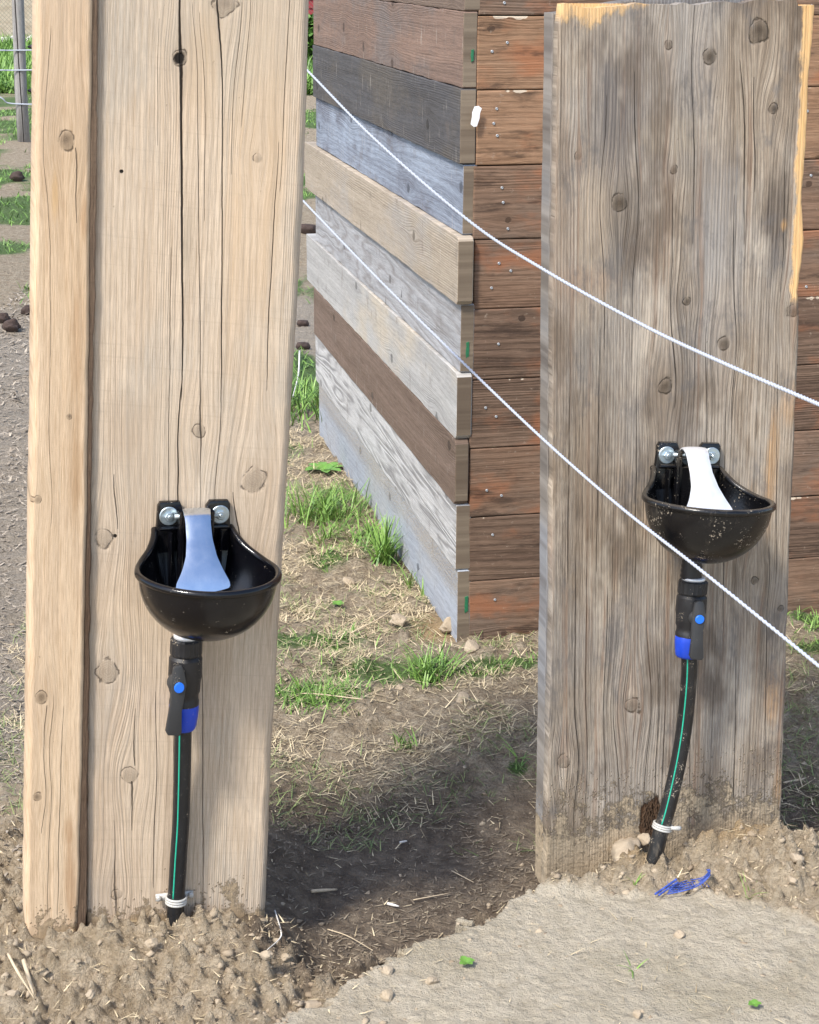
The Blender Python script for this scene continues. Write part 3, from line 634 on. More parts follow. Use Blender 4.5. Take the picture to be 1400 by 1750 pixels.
M_right = wood('weathered_pine', (0.54, 0.45, 0.35), (0.24, 0.18, 0.125), grey=(0.38, 0.345, 0.305), late=(0.11, 0.08, 0.055), seed=5.7, knots=rk, cracks=rcr, streak=70, ringk=170, ringamt=.38,
               greyamt=.75, sawmarks=.05, dirt=(.06, .30), dirtcol=(.44, .35, .24), bump=.0022, late_patches=[rp(1113, 1400, .026, .052, (.035, .018, .009), 1.0)], extra=fresh_edge, blotch=.4, swirl=.0022,
               patches=[rp(1015, 400, .035, .17, (.58, .45, .32), .7), rp(1055, 190, .055, .13, (.12, .105, .10), .95), rp(1065, 410, .03, .10, (.10, .09, .08), .95), rp(1325, 370, .028, .10, (.08, .062, .05), 1.0), rp(1230, 330, .05, .12, (.20, .185, .175), .7), rp(960, 420, .02, .3, (.24, .165, .11), .6), rp(1150, 700, .05, .12, (.22, .18, .145), .6), rp(1010, 800, .03, .16, (.30, .22, .15), .6), rp(1180, 1350, .07, .10, (.26, .19, .13), .6),
                        rp(1000, 480, .05, .03, (.40, .24, .15), .4), rp(1320, 800, .012, .12, (.62, .34, .13), .55), rp(1350, 690, .02, .04, (.62, .34, .13), .5), rp(1320, 1190, .02, .06, (.62, .33, .13), .55),
                        rp(1330, 1350, .01, .05, (.66, .38, .15), .5), rp(1190, 60, .05, .12, (.50, .46, .42), .5), rp(1230, 470, .05, .2, (.42, .40, .38), .5), rp(1140, 235, .06, .04, (.40, .32, .22), .5),
                        rp(1270, 1180, .02, .09, (.52, .49, .45), .5), rp(1220, 1420, .05, .07, (.46, .35, .23), .5), rp(1340, 385, .006, .012, fresh, .9)])
M_right2 = wood('grey_edge_wood', (0.33, 0.30, 0.27), (0.17, 0.145, 0.12), grey=(0.30, 0.31, 0.33), late=(.07, .05, .04), seed=9.4, ringk=150, ringamt=.4, greyamt=.8, bump=.002, dirt=(.05, .22), dirtcol=(.44, .34, .22))
post2 = empty('wooden_post', MR, label='weathered grey brown post with splintered orange right edge and a rot hole at its foot', cat='post', group='wooden posts carrying the drinkers')
def rtop(x):
    return .006 * (fbm(x * 30, 0 * x, 3, 5) - .5) * 2 - .010 * sstep(Rc(1363, 10)[0] - .002, Rc(1363, 10)[0] + .002, x)
grid_mesh('board', board_grid([Rc(932, 1560), Rc(944, 1000), Rc(946, 500), Rc(955, 60), Rc(960, 0)], [Rc(1334, 1560), Rc(1335, 1440), Rc(1352, 900), Rc(1368, 540), Rc(1366, 500), Rc(1374, 420), Rc(1372, 330), Rc(1380, 250), Rc(1383, 130), Rc(1391, 40), Rc(1393, 0)],
          Rc(1130, 1560)[1], Rc(1170, 5)[1], .030, .003, .004, 190, 620, rk, .0012, 7.0, rtop, .003), M_right, post2)
b = [Rc(934, 1560), Rc(1290, 1560), Rc(1308, -4), Rc(1120, -6), Rc(985, 22), Rc(954, 24), Rc(947, 500), Rc(944, 1000)]
mesh('back_board', *slab(edge(b, .010, .0012, 4.0, 22), .052, .003, .034), M_right2, post2)
# fibrous crumbling wood in the rot hole
rh = []
c0_ = np.array(Rc(1114, 1400))
for i in range(420):
    a = rng.uniform(0, 2 * PI); q = rng.uniform(0, 1) ** .5
    px, pz = c0_[0] + q * .022 * math.cos(a), c0_[1] + q * .042 * math.sin(a) - .004
    L = rng.uniform(.005, .016); wd = rng.uniform(.0006, .0018); o = rng.uniform(.001, .005)
    tx, tz = rng.normal(0, .25), 1
    p = np.array([px, -o, pz]); d = np.array([tx, rng.normal(0, .3), tz]); d /= np.linalg.norm(d)
    rh.append(tube([p - d * L / 2, p, p + d * L / 2], [wd * .4, wd, wd * .3], 4))
M_rot = flat('rotten_wood', (0.075, 0.042, 0.022), .95, nz=.6, nscale=200)
mesh('rotten_wood', *join(rh), M_rot, post2)

# ------------------------------------------------------------------ PLANK FENCE (pen wall)
FYAW = math.radians(12.7)
Fex = np.array([math.cos(FYAW), math.sin(FYAW), 0]); Fn = np.array([math.sin(FYAW), -math.cos(FYAW), 0])
CB = atz(803, 1097, 0.0)                                    # foot of the corner
def frame_h(px, py):                                        # height on the front fence plane of a pixel
    return atplane(px, py, CB, Fn)[2]
rows = [frame_h(808, q) for q in (1104, 994, 884.5, 767, 650, 529, 410, 283, 154, 26)]
rows += [rows[-1] + .175, rows[-1] + .35]
def fwood(name, light, dark, **k):
    d = dict(axis='x', genknots=1.0, ringk=60, ringamt=.35, sawmarks=.05, swirl=.012, streak=24)
    d.update(k); return wood(name, light, dark, **d)
def rusty(g, c, h, wv, lv):
    n = g.noise(g.vec(wv * 9 + g.rand() * 9, lv * 4, 3), 1, 4, .6); n2 = g.noise(g.vec(wv * 50, lv * 50, 3), 1, 4, .7)
    c = g.mix(g.mr(n, .52, .7, 0, .6), c, (.40, .15, .065)); c = g.mix(g.mr(n2, .62, .72, 0, .5), c, (.42, .33, .25))
    return c, h
def rowedge(g, c, h, wv, lv):
    c, h = rusty(g, c, h, wv, lv); mn = None
    for r in rows[1:]:
        q = g.m('ABSOLUTE', wv - (r - .003)); mn = q if mn is None else g.m('MINIMUM', mn, q)
    n = g.noise(g.vec(wv * 3, lv * 7 + g.rand() * 5, 3), 1, 4, .7); m = g.mr(mn - g.mr(n, .5, .7, -.004, .006), -.0005, .0015, 1, 0)
    dk = g.noise(g.vec(wv * 26, lv * 5 + g.rand() * 9, 1), 1, 5, .7); c = g.mix(g.mr(dk, .52, .68, 0, .7), c, (.045, .028, .02))
    sc = g.noise(g.vec(wv * 320, lv * 22, 1), 1, 3, .7); c = g.mix(g.mr(sc, .66, .74, 0, .6), c, (.42, .34, .26))
    return g.mix(m, c, (.55, .46, .35)), h - m
M_br = [fwood('brown_board_warm', (0.413, 0.250, 0.150), (0.275, 0.156, 0.088), late=(.07, .04, .022), seed=1, genknots=.55, extra=rowedge, greyamt=.3, grey=(.24, .17, .115)),
        fwood('brown_board_dull', (0.305, 0.195, 0.130), (0.195, 0.114, 0.072), late=(.045, .026, .015), seed=2, genknots=.55, extra=rowedge, greyamt=.5, grey=(.20, .15, .115)),
        fwood('brown_board_dark', (0.250, 0.163, 0.112), (0.125, 0.077, 0.053), late=(.03, .018, .01), seed=3, genknots=.55, extra=rowedge, ringamt=.5)]
front = empty('plank_fence', frame(CB, Fex, Fn, UP), label='brown boarded pen wall facing the camera behind the right post', cat='fence')
bc = [1, 2, 1, 2, 2, 1, 1, 0, 0, 1, 1]
M_screw = flat('screw_head', (0.45, 0.47, 0.49), .4, .5, nz=.2, nscale=400)
M_filler = flat('pale_torn_wood', (.60, .50, .38), .9, nz=.2)
fb = []
for i in range(len(rows) - 1):
    z0, z1 = rows[i] + .0005, rows[i + 1] - .0015
    xe = -.006 + rng.uniform(-.004, .002); L = 2.6
    o = mesh('board', *slab(edge([(0, z0), (L, z0 + rng.uniform(-.002, .002)), (L, z1), (0, z1 + rng.uniform(-.001, .001))], .02, .0016, i * 3.3), .038, .003), M_br[bc[i]], front)
    o.location.x = xe; fb.append(o)
def screw(px, py, r=.0036):
    p = atplane(px, py, CB, Fn) - CB; x_ = p @ Fex; z_ = p[2]
    i = max(k for k in range(len(rows)) if rows[k] < z_)
    o = fb[min(i, len(fb) - 1)]
    v_, f_ = lathe([(.0006, .0008), (r * .35, .0008), (r * .4, .0022), (r * .8, .0020), (r, .0006), (r, -.004)], 12)
    v_ = np.stack([v_[:, 0] + x_ - o.location.x, -v_[:, 2], v_[:, 1] + z_], 1)
    mesh('screw', v_, f_, M_screw, o, True)
for p in ((841, 88), (867, 73), (849, 186), (844, 211), (850, 232), (858, 321), (860, 346), (868, 391), (853, 450), (873, 463), (840, 492), (852, 588), (830, 697), (848, 712), (832, 838), (857, 847), (842, 914), (846, 1025), (862, 5),
          (1387, 10), (1380, 190), (1386, 300), (1378, 490)):
    screw(*p)
# side wall running away from the corner
SB = CB - Fex * .034
P1 = atz(546, 742, 0.0) - SB; P1[2] = 0
Sd = P1 / np.linalg.norm(P1)                                 # along the side wall, away
Sn = np.array([-abs(Sd[1]), Sd[0], 0]) ; Sn = Sn if Sn[0] < 0 else -Sn     # faces left
def side_h(px, py):
    return atplane(px, py, CB - Sn * 0, Fn)[2]
srow = [side_h(803, q) for q in (1099, 973, 861, 750, 636, 519, 402, 281, 151, 19)]
srow += [srow[-1] + .175, srow[-1] + .35]
LSIDE = np.linalg.norm(P1)
side = empty('plank_fence', frame(SB, -Sd, Sn, UP), label='boarded side wall of mixed grey and brown planks running back from the corner', cat='fence')
def crossmarks(g, c, h, wv, lv):
    a = g.noise(g.vec(wv * 5 + g.rand() * 9, lv * 34, 5), 1, 3, .6, .3); b_ = g.noise(g.vec(wv * 12, lv * 60, 8), 1, 3, .6); m = g.mr(a, .68, .74, 0, .8)
    st_ = g.noise(g.vec(wv * 10, lv * 12, 6), 1, 5, .7); c = g.mix(g.mr(st_, .56, .72, 0, .5), c, (.16, .13, .11)); c = g.mix(g.mr(b_, .6, .75, 0, .35), c, (.55, .50, .44))
    return g.mix(m, c, (.07, .05, .04)), h - m
def zebra(g, c, h, wv, lv):
    c, h = crossmarks(g, c, h, wv, lv)
    n = g.noise(g.vec(wv * 9, lv * .8, 3.7), 1, 3, .5, .3); s = g.m('SINE', n * 95.0) * .5 + .5
    f = g.mr(g.noise(g.vec(wv * 9, lv * 2.5, 7), 1, 2), .36, .55); return g.mix(g.m('POWER', s, 2.0) * f * .7, c, (.17, .16, .16)), h - s * f
def contour(g, c, h, wv, lv):
    c, h = crossmarks(g, c, h, wv, lv)
    n = g.noise(g.vec(wv * 8, lv * .8, 9.7), 1, 3, .5, .4); s = g.m('SINE', n * 80.0) * .5 + .5
    return g.mix(g.m('POWER', s, 3.0) * .38, c, (.15, .12, .10)), h - s * .6
def dirttop(g, c, h, wv, lv):
    c, h = crossmarks(g, c, h, wv, lv)
    n = g.noise(g.vec(wv * 8, lv * 2, 2), 1, 4, .6); s = g.noise(g.vec(wv * 160, lv * 160, 2), 1, 3, .7)
    m = g.mr(wv + (n - .5) * .1, srow[0] + .10, srow[0] + .16) * g.mr(s, .42, .6)
    return g.mix(m * .7, c, (.44, .36, .26)), h + m
sm = [fwood('grey_board_sky_tint', (0.448, 0.482, 0.538), (0.302, 0.325, 0.370), late=(.14, .14, .16), seed=11, extra=dirttop, ringamt=.2, grey=(.42, .42, .42)),  # blue of the skylight is tinted into this grey board's colour
      fwood('striped_grey_board', (.60, .59, .58), (.46, .45, .44), late=(.15, .14, .14), seed=12, extra=zebra, ringamt=.1),
      fwood('dark_brown_board', (0.228, 0.162, 0.126), (0.150, 0.102, 0.074), late=(.05, .035, .025), seed=13, extra=crossmarks, ringamt=.15),
      fwood('pale_grey_board', (.52, .51, .49), (.38, .37, .36), late=(.2, .18, .16), seed=14, extra=crossmarks, grey=(.55, .47, .36), greyamt=.5, ringamt=.2),
      fwood('grey_contour_board', (0.483, 0.483, 0.494), (0.345, 0.345, 0.356), late=(.12, .11, .11), seed=15, extra=contour, ringamt=.15),
      fwood('beige_board', (.50, .42, .33), (.38, .315, .24), late=(.2, .16, .12), seed=16, extra=crossmarks, grey=(.40, .37, .34), greyamt=.35, ringamt=.15),
      fwood('slate_board_sky_tint', (0.380, 0.437, 0.529), (0.207, 0.230, 0.282), late=(.08, .08, .1), seed=17, extra=crossmarks, grey=(.15, .15, .18), greyamt=.4, ringamt=.3),  # skylight blue painted into the board colour here too
      fwood('charcoal_board', (.12, .115, .12), (.075, .068, .066), late=(.03, .028, .028), seed=18, extra=crossmarks, grey=(.13, .11, .09), ringamt=.2),
      fwood('mauve_brown_board', (0.300, 0.198, 0.150), (0.204, 0.138, 0.108), late=(.09, .06, .045), seed=19, extra=crossmarks, grey=(.19, .165, .155), ringamt=.2),
      fwood('dull_brown_board', (.24, .175, .135), (.17, .12, .09), late=(.09, .06, .045), seed=20), fwood('dull_brown_board', (.22, .175, .145), (.16, .12, .09), late=(.09, .06, .045), seed=21)]
# along-wall start (distance from the corner), far end, how far it stands proud
spec = [(.000, .00, .000), (.000, .03, .006), (-.006, .02, .012), (-.004, .18, .010), (.000, .02, .002), (-.018, .16, .015), (.004, .00, .000), (.000, .00, .010), (.000, .00, .006), (0, 0, .004), (0, 0, 0)]
M_end = wood('end_grain', (.27, .215, .155), (.15, .115, .08), late=(.10, .07, .05), seed=30, ringk=160, ringamt=.5, genknots=0, sawmarks=.3)
sb = []
for i in range(len(srow) - 1):
    z0, z1 = srow[i] + .0005, srow[i + 1] - .0012
    a, ex_, pr = spec[i]
    # local X points to the camera end, so the board runs from -length to -a
    c_ = .010 if i in (3, 5, 2) else .003
    b = [(-(LSIDE + ex_), z0), (-a - c_, z0), (-a, z0 + c_), (-a, z1 - c_), (-a - c_, z1), (-(LSIDE + ex_), z1 + rng.uniform(-.002, .002))]
    o = mesh('board', *slab(edge(b, .02, .0030, 40 + i * 5.1), .034 + (.004 if i % 2 else 0), .002, -pr), sm[i], side)
    o.data.materials.append(M_end); nr = np.zeros(len(o.data.polygons) * 3); o.data.polygons.foreach_get('normal', nr)
    o.data.polygons.foreach_set('material_index', (nr.reshape(-1, 3)[:, 0] > .8).astype(np.int32)); sb.append(o)
mesh('added_gap_shade', *boxv(-LSIDE, -.06, .040, .047, -.1, srow[-1] - .01), M_black, side)  # near-black sheets added behind both walls so board gaps read as shade
mesh('added_gap_shade', *boxv(.03, 2.55, .042, .049, -.1, rows[-1] - .01), M_black, front)
# corner upright just inside the corner
M_upr = wood('corner_upright', (.16, .12, .09), (.09, .065, .05), seed=33)
mesh('upright', *boxv(-.13, -.06, .052, .12, -.1, srow[-1] - .02), M_upr, side)
mesh('upright', *boxv(-LSIDE + .02, -LSIDE + .10, .05, .12, -.1, srow[-1] - .02), M_upr, side)
# white paper tag stapled on the corner, green paint marks
M_tag = flat('white_paper', (.86, .86, .88), .7, nz=.05)
p = atplane(811, 197, CB, Fn) - CB
tg = [(-.012, .022), (-.014, .005), (-.011, -.006), (-.009, -.026), (.002, -.030), (.0115, -.026), (.013, -.004), (.010, .010), (.0115, .024), (0, .027)]
tg = [(a * math.cos(.3) + b * math.sin(.3) * -1, a * math.sin(.3) + b * math.cos(.3)) for a, b in [(-a, b) for a, b in tg]]
tg = [(-a * .75, b * .85) for a, b in tg]
if sum(a[0] * b[1] - b[0] * a[1] for a, b in zip(tg, tg[1:] + tg[:1])) < 0: tg = tg[::-1]
ps_ = mesh('paper_tag', *slab([(a + p @ Fex, c + p[2]) for a, c in tg], .0012, .0002, -.014), M_tag, front)
M_gp = flat('green_paint', (.02, .16, .07), .6, nz=.4, nscale=120)
for (px, py, hw, hh_) in ((807.5, 95, .0030, .014), (799, 598, .0035, .02), (797, 1033, .004, .022)):
    q = atplane(px, py, CB, Fn) - CB
    mesh('paint_mark', *slab(edge([(q @ Fex - hw, q[2] - hh_), (q @ Fex + hw, q[2] - hh_ * .8), (q @ Fex + hw, q[2] + hh_), (q @ Fex - hw, q[2] + hh_ * .9)], .004, .002, 2.0, 90), .004, .0003, -.0015), M_gp, side).matrix_parent_inverse = (frame(SB, -Sd, Sn, UP).inverted() @ frame(CB, Fex, Fn, UP))

# ------------------------------------------------------------------ DRINKERS
def spl(P, n):
    """Catmull-Rom through P, n samples"""
    P = np.asarray(P, float); Q = np.vstack([2 * P[0] - P[1], P, 2 * P[-1] - P[-2]]); m = len(P) - 1
    t = np.linspace(0, m - 1e-9, n); i = t.astype(int); f = (t - i)[:, None]
    a, b, c, d = Q[i], Q[i + 1], Q[i + 2], Q[i + 3]
    return 0.5 * (2 * b + (c - a) * f + (2 * a - 5 * b + 4 * c - d) * f ** 2 + (3 * b - a - 3 * c + d) * f ** 3)
R_ = .111
def make_drinker(name, mw, iron, steel, label, bx_=-.011, bl_=.0, nip=None, drift=-.014):
    """local: X right, -Y outward, Z up; origin on the board at rim height"""
    T = empty(name, mw, label=label, cat='animal drinker', group='black bowl drinkers on the posts')
    # rim path, right shoulder -> front -> left shoulder; (x, outward, z)
    half = [(.063, .006, .038), (.065, .016, .034), (.070, .030, .026), (.080, .048, .0155), (.0945, .067, .006), (.1055, .090, .0008), (.111, .118, 0)]
    arc = [(R_ * math.cos(a), .118 + R_ * math.sin(a), 0) for a in np.linspace(0, PI, 15)[1:-1]]
    path = half + arc + [(-x_, o_, z_) for x_, o_, z_ in half[::-1]]
    rim = spl(path, 90)
    back = np.array([(-.063 + .126 * t, .006, .038) for t in np.linspace(0, 1, 14)[1:-1]])
    loop = np.vstack([rim, back]); n = len(loop)
    def shell(inset, dz, k=16):
        cx = np.array([0, .112]); rings = []
        for a in np.linspace(0, PI / 2, k):
            f = math.cos(a) ** 0.92 if a < PI / 2 - 1e-6 else 0.0; s = math.sin(a)
            xy = cx + (loop[:, :2] - cx) * f
            dd = loop[:, :2] - cx; dd = dd / np.linalg.norm(dd, axis=1)[:, None]
            xy = xy - dd * inset * min(1, f * 2 + .1)
            xy[:, 1] = np.maximum(xy[:, 1], .002)
            z_ = loop[:, 2] * (1 - s) - (.109 - dz) * s
            rings.append(np.stack([xy[:, 0], -xy[:, 1], z_], 1))
        return rings
    outer = shell(0, 0); inner = shell(.005, .006)
    rg = outer[::-1] + inner; Vx = np.vstack(rg); Fc = []
    for i in range(len(rg) - 1):
        for j in range(n):
            q = (j + 1) % n; Fc.append((i * n + j, i * n + q, (i + 1) * n + q, (i + 1) * n + j))
    parts = [(Vx, Fc)]
    lip = rim.copy(); lip[:, 1] *= -1; lip[:, 2] += .0005
    r_ = np.full(len(lip), .0062)
    parts.append(tube(lip, r_, 10))
    # back plate with two bolt ears and the pocket of the valve
    pl = [(-.060, .0), (-.040, -.02), (.040, -.02), (.060, 0), (.065, .030), (.062, .040), (.061, .050), (.060, .080), (.056, .0865), (.026, .0865), (.020, .078), (.018, .060), (-.018, .060), (-.020, .078), (-.024, .0865), (-.056, .0865), (-.060, .080), (-.061, .050), (-.062, .040), (-.065, .030)]
    v_, f_ = slab(pl, .013, .003, -.014); parts.append((v_, f_))
    v_, f_ = slab([(-.058, .040), (.058, .040), (.055, .047), (-.055, .047)], .010, .003, -.023); parts.append((v_, f_))      # ledge under the ears
    for s in (-1, 1):                                                                                                # pillars that carry the pin, ribs down the back
        xs = sorted((s * .020, s * .029)); parts.append(slab([(xs[0], -.05), (xs[1], -.05), (xs[1], .074), (xs[0], .074)], .022, .003, -.036))
        xs = sorted((s * .040, s * .0435)); parts.append(slab([(xs[0], -.07), (xs[1], -.07), (xs[1], .040), (xs[0], .040)], .03, .0012, -.036))
    parts.append(slab([(-.020, -.06), (.020, -.06), (.020, .045), (-.020, .045)], .024, .004, -.030))
    v_, f_ = lathe([(.021, -.118), (.021, -.085)], 24, (bx_, -.040, 0)); parts.append((v_, f_))                     # outlet boss under the bowl
    body = mesh('bowl', *join(parts), iron, T, True)
    md = body.modifiers.new('es', 'EDGE_SPLIT'); md.split_angle = math.radians(40)
    # hinge pin
    mesh('hinge_pin', *tube([(-.036, -.028, .066), (.0, -.028, .066), (.036, -.028, .066)], .0042, 12), M_zinc, T, True)
    # paddle
    pp = spl([(.012, .058), (.021, .074), (.037, .083), (.055, .078), (.070, .064), (.088, .046), (.108, .028), (.127, .009), (.140, -.006), (.150, -.022)], 44)
    t = np.linspace(0, 1, 44)
    wd = np.interp(t, [0, .25, .42, .55, .68, .80, .90, .96, 1], [.0225, .0225, .0205, .0210, .0250, .0345, .0425, .0440, .0415]); m = 11
    Vp = []; tn = np.gradient(pp, axis=0); tn /= np.linalg.norm(tn, axis=1)[:, None]; nn = np.stack([tn[:, 1] * -1, tn[:, 0]], 1)
    nn = -nn if nn[20][1] < 0 else nn
    for side_ in (0, 1):
        for i in range(44):
            for j in range(m):
                s = -1 + 2 * j / (m - 1); x_ = wd[i] * s
                off = .0022 * side_ + (abs(s) ** 3) * .0022 + .004 * (1 - s * s) * max(0, t[i] - .75) * 2
                sag = -.006 * (s * s) * max(0, (t[i] - .93) / .07)
                o_ = pp[i][0] + nn[i][0] * -off + tn[i][0] * sag; z_ = pp[i][1] - nn[i][1] * off + tn[i][1] * sag
                Vp.append((x_ + drift * t[i], -o_, z_))
    Fp = []; K = 44 * m
    for i in range(43):
        for j in range(m - 1):
            a = i * m + j; Fp.append((a, a + 1, a + m + 1, a + m)); Fp.append((K + a, K + a + m, K + a + m + 1, K + a + 1))
    for i in range(43):
        for j in (0, m - 1):
            a = i * m + j; Fp.append((a, a + m, K + a + m, K + a))
    for j in range(m - 1):
        for i in (0, 43):
            a = i * m + j; Fp.append((a, a + 1, K + a + 1, K + a))
    pd = mesh('paddle', Vp, Fp, steel, T, True)
    md = pd.modifiers.new('es', 'EDGE_SPLIT'); md.split_angle = math.radians(50)
    # bolts: washer + hexagon head
    for s in (-1, 1):
        v_, f_ = lathe([(.0155, 0), (.0155, .0018), (.0145, .0026), (.006, .0026)], 28); v_ = np.stack([v_[:, 0] + s * .0425, -v_[:, 2] - .014, v_[:, 1] + .0635], 1)
        bo = mesh('bolt', v_, f_, M_zinc, T, False)
        v_, f_ = lathe([(.0078, 0), (.0078, .0048), (.0066, .0060)], 6); v_ = np.stack([v_[:, 0] + s * .0425, -v_[:, 2] - .0166, v_[:, 1] + .0635], 1)
        mesh('bolt_head', v_, f_, M_zinc, bo, False)
        v_, f_ = lathe([(.0036, 0), (.0036, .0072), (.0026, .0080)], 12); v_ = np.stack([v_[:, 0] + s * .0425, -v_[:, 2] - .0166, v_[:, 1] + .0635], 1)
        mesh('bolt_end', v_, f_, M_zinc, bo, False)
    v_, f_ = lathe([(.0185 + (.0012 if k % 2 else -.0004), -.118 - k * (.0024 + bl_)) for k in range(9)], 24, (bx_, -.040, 0))
    mesh('threaded_nipple', v_, f_, nip or M_brass, T, True)
    return T

def make_pipe(name, mw, path, clamp_i, label, muddy, lever_side, lever_dx, ztop=-.137, ax0=-.011, zs=1.2):
    """water pipe with valve under a drinker. path: pipe centre line in the drinker's local frame from the blue nut down"""
    mw = mw @ Matrix.Translation((0, 0, ztop)) @ Matrix.Diagonal((1.10, 1.05, zs, 1)) @ Matrix.Translation((0, 0, -ztop))
    T = empty(name, mw, label=label, cat='water pipe', group='water pipes with shut-off valves')
    ax = (ax0, -.040, 0)
    knurl = lambda i, th: 1 + .03 * (np.cos(20 * th) > 0) * (i < 6)
    Z = ztop
    mesh('seal_ring', *lathe([(.017, Z - .002), (.0195, Z), (.0195, Z + .004), (.017, Z + .005)], 28, ax), M_steel2, T, True)
    v_, f_ = lathe([(.0215, Z - .001), (.0235, Z - .003), (.0235, Z - .010), (.0235, Z - .017), (.0235, Z - .022), (.0228, Z - .024), (.0215, Z - .026)], 60, ax, knurl)
    mesh('collar', v_, f_, M_plast, T)
    prof = [(.021, Z - .025), (.0250, Z - .030), (.0255, Z - .055), (.0240, Z - .062), (.0235, Z - .078), (.0215, Z - .082), (.0215, Z - .090), (.0225, Z - .092), (.0225, Z - .098), (.019, Z - .100), (.019, Z - .112)]
    vb = mesh('valve_body', *lathe(prof, 32, ax), M_plast, T, True); md = vb.modifiers.new('es', 'EDGE_SPLIT'); md.split_angle = math.radians(35)
    # spindle boss and lever on the side, turned towards the viewer
    lx = ax[0] + lever_dx; ly = ax[1] - .024
    cz = Z - .060
    def disc(prof, x0, y0, z0, k=24):
        v_, f_ = lathe(prof, k); return np.stack([v_[:, 0] + x0, -v_[:, 2] + y0, v_[:, 1] + z0], 1), f_
    lv_ = disc([(.0135, -.012), (.0135, .004), (.012, .0065), (.006, .0065)], lx, ly, cz)
    s = lever_side
    arm = [(lx - .009, cz + .028), (lx - .0115, cz + .004), (lx - .0110, cz - .018), (lx - .0105 + s * .003, cz - .036), (lx - .0125 + s * .005, cz - .064), (lx - .009 + s * .005, cz - .070), (lx + .009 + s * .005, cz - .072), (lx + .0120 + s * .005, cz - .067), (lx + .009 + s * .003, cz - .036), (lx + .0090, cz - .018), (lx + .0115, cz + .004), (lx + .007, cz + .024), (lx + .003, cz + .031), (lx - .004, cz + .031)]
    a1 = slab(arm, .009, .002, ly - .013)
    lev = mesh('valve_lever', *join([lv_, a1]), M_lever, T, True); md = lev.modifiers.new('es', 'EDGE_SPLIT'); md.split_angle = math.radians(40)
    mesh('valve_cap', *disc([(.0076, .010), (.0076, .0150), (.0066, .0158), (.001, .0158)], lx, ly, cz), M_bluecap, lev, False)
    zn = Z - .104
    nut = [(.0195, zn + .012), (.0215, zn + .010), (.0220, zn - .004), (.0205, zn - .018), (.0190, zn - .028), (.0165, zn - .032), (.0135, zn - .0325)]
    nm = lambda i, th: 1 + .035 * (np.cos(8 * th) > .2) * (i < 5)
    mesh('compression_nut', *lathe(nut, 48, ax, nm), M_blue, T, True)
    P = spl(path, 60)
    mesh('pipe', *tube(P, .0135, 24), M_pipe2 if muddy else M_pipe, T, True)
    Ps = P + np.array([-.0075, -.0113, 0]); k = int(clamp_i * 60)
    mesh('pipe_stripe', *tube(Ps[:k], .0013, 6), M_green, T, True)
    pc = P[k]; d = P[min(k + 1, 59)] - P[k - 1]; d /= np.linalg.norm(d)
    ring = np.array([(.0155 * math.cos(a), .0155 * math.sin(a), 0) for a in np.linspace(0, 2 * PI, 40)])
    rt = Vector((0, 0, 1)).rotation_difference(Vector(d)).to_matrix()
    rings = []
    for dz in (-.004, .0, .004):
        q = np.array([tuple(rt @ Vector(r) + Vector(pc + d * dz)) for r in ring]); rings.append(tube(q, .0020, 8, False))
    if muddy: rings.append(tube([pc + np.array([.010, -.014, .002]), pc + np.array([.024, -.012, .0]), pc + np.array([.028, -.010, .0])], [.003, .0045, .004], 8))
    else:
        rings.append(boxv(pc[0] - .030, pc[0] + .030, -.006, -.001, pc[2] - .005, pc[2] + .005))
        for sx in (-1, 1): rings.append(disc([(.0045, 0), (.0045, .003), (.002, .004)], pc[0] + sx * .026, -.006, pc[2], 12))
    mesh('pipe_clamp', *join(rings), M_clamp, T, True)
    return T
M_clamp = dusty('clamp_metal', (.50, .49, .46), .35, amt=.7, scale=500)

def drinker_matrix(plane_o, n, ex, px, py, yaw, roll, tilt):
    """px,py: pixel of the board point half way between the bolts"""
    p = atplane(px, py, plane_o, n)
    R = Matrix.Rotation(yaw, 4, 'Z') @ Matrix.Rotation(roll, 4, 'Y') @ Matrix.Rotation(tilt, 4, 'X')
    q = R @ Vector((0, 0, -.0635)); return Matrix.Translation(Vector(p) + q) @ R
D1 = drinker_matrix(Lo, Ln, Lex, 329, 876, LY + math.radians(5), math.radians(4.0), math.radians(0))
make_drinker('bowl_drinker', D1, M_iron, M_steel, 'cleaner black bowl drinker with steel paddle painted with blue sky reflection on the pale post')
make_pipe('water_pipe', D1, [(-.011, -.040, -.245), (-.010, -.036, -.28), (-.007, -.028, -.34), (-.004, -.019, -.42), (-.005, -.017, -.48), (-.006, -.017, -.53), (-.007, -.017, -.60)], .87,
          'black water pipe with valve lever hanging left, below the bowl on the pale post', False, -1, -.017)
D2 = drinker_matrix(Ro, Rn, Rex, 1173, 776, RY_, math.radians(4.0), math.radians(-6.0))
make_drinker('bowl_drinker', D2, M_iron2, M_steel2, 'muddy black bowl drinker with steel paddle painted with a white glint on the weathered post', bx_=.012, bl_=.0024, nip=M_plast, drift=-.006)
make_pipe('water_pipe', D2, [(.015, -.040, -.262), (.020, -.038, -.29), (.026, -.030, -.34), (.029, -.020, -.42), (.025, -.017, -.49), (.014, -.017, -.57), (.002, -.017, -.63), (-.014, -.017, -.74)], .80,
          'black water pipe caked with mud below the bowl on the weathered post', True, .3, .002, ztop=-.158, ax0=.015, zs=1.06)

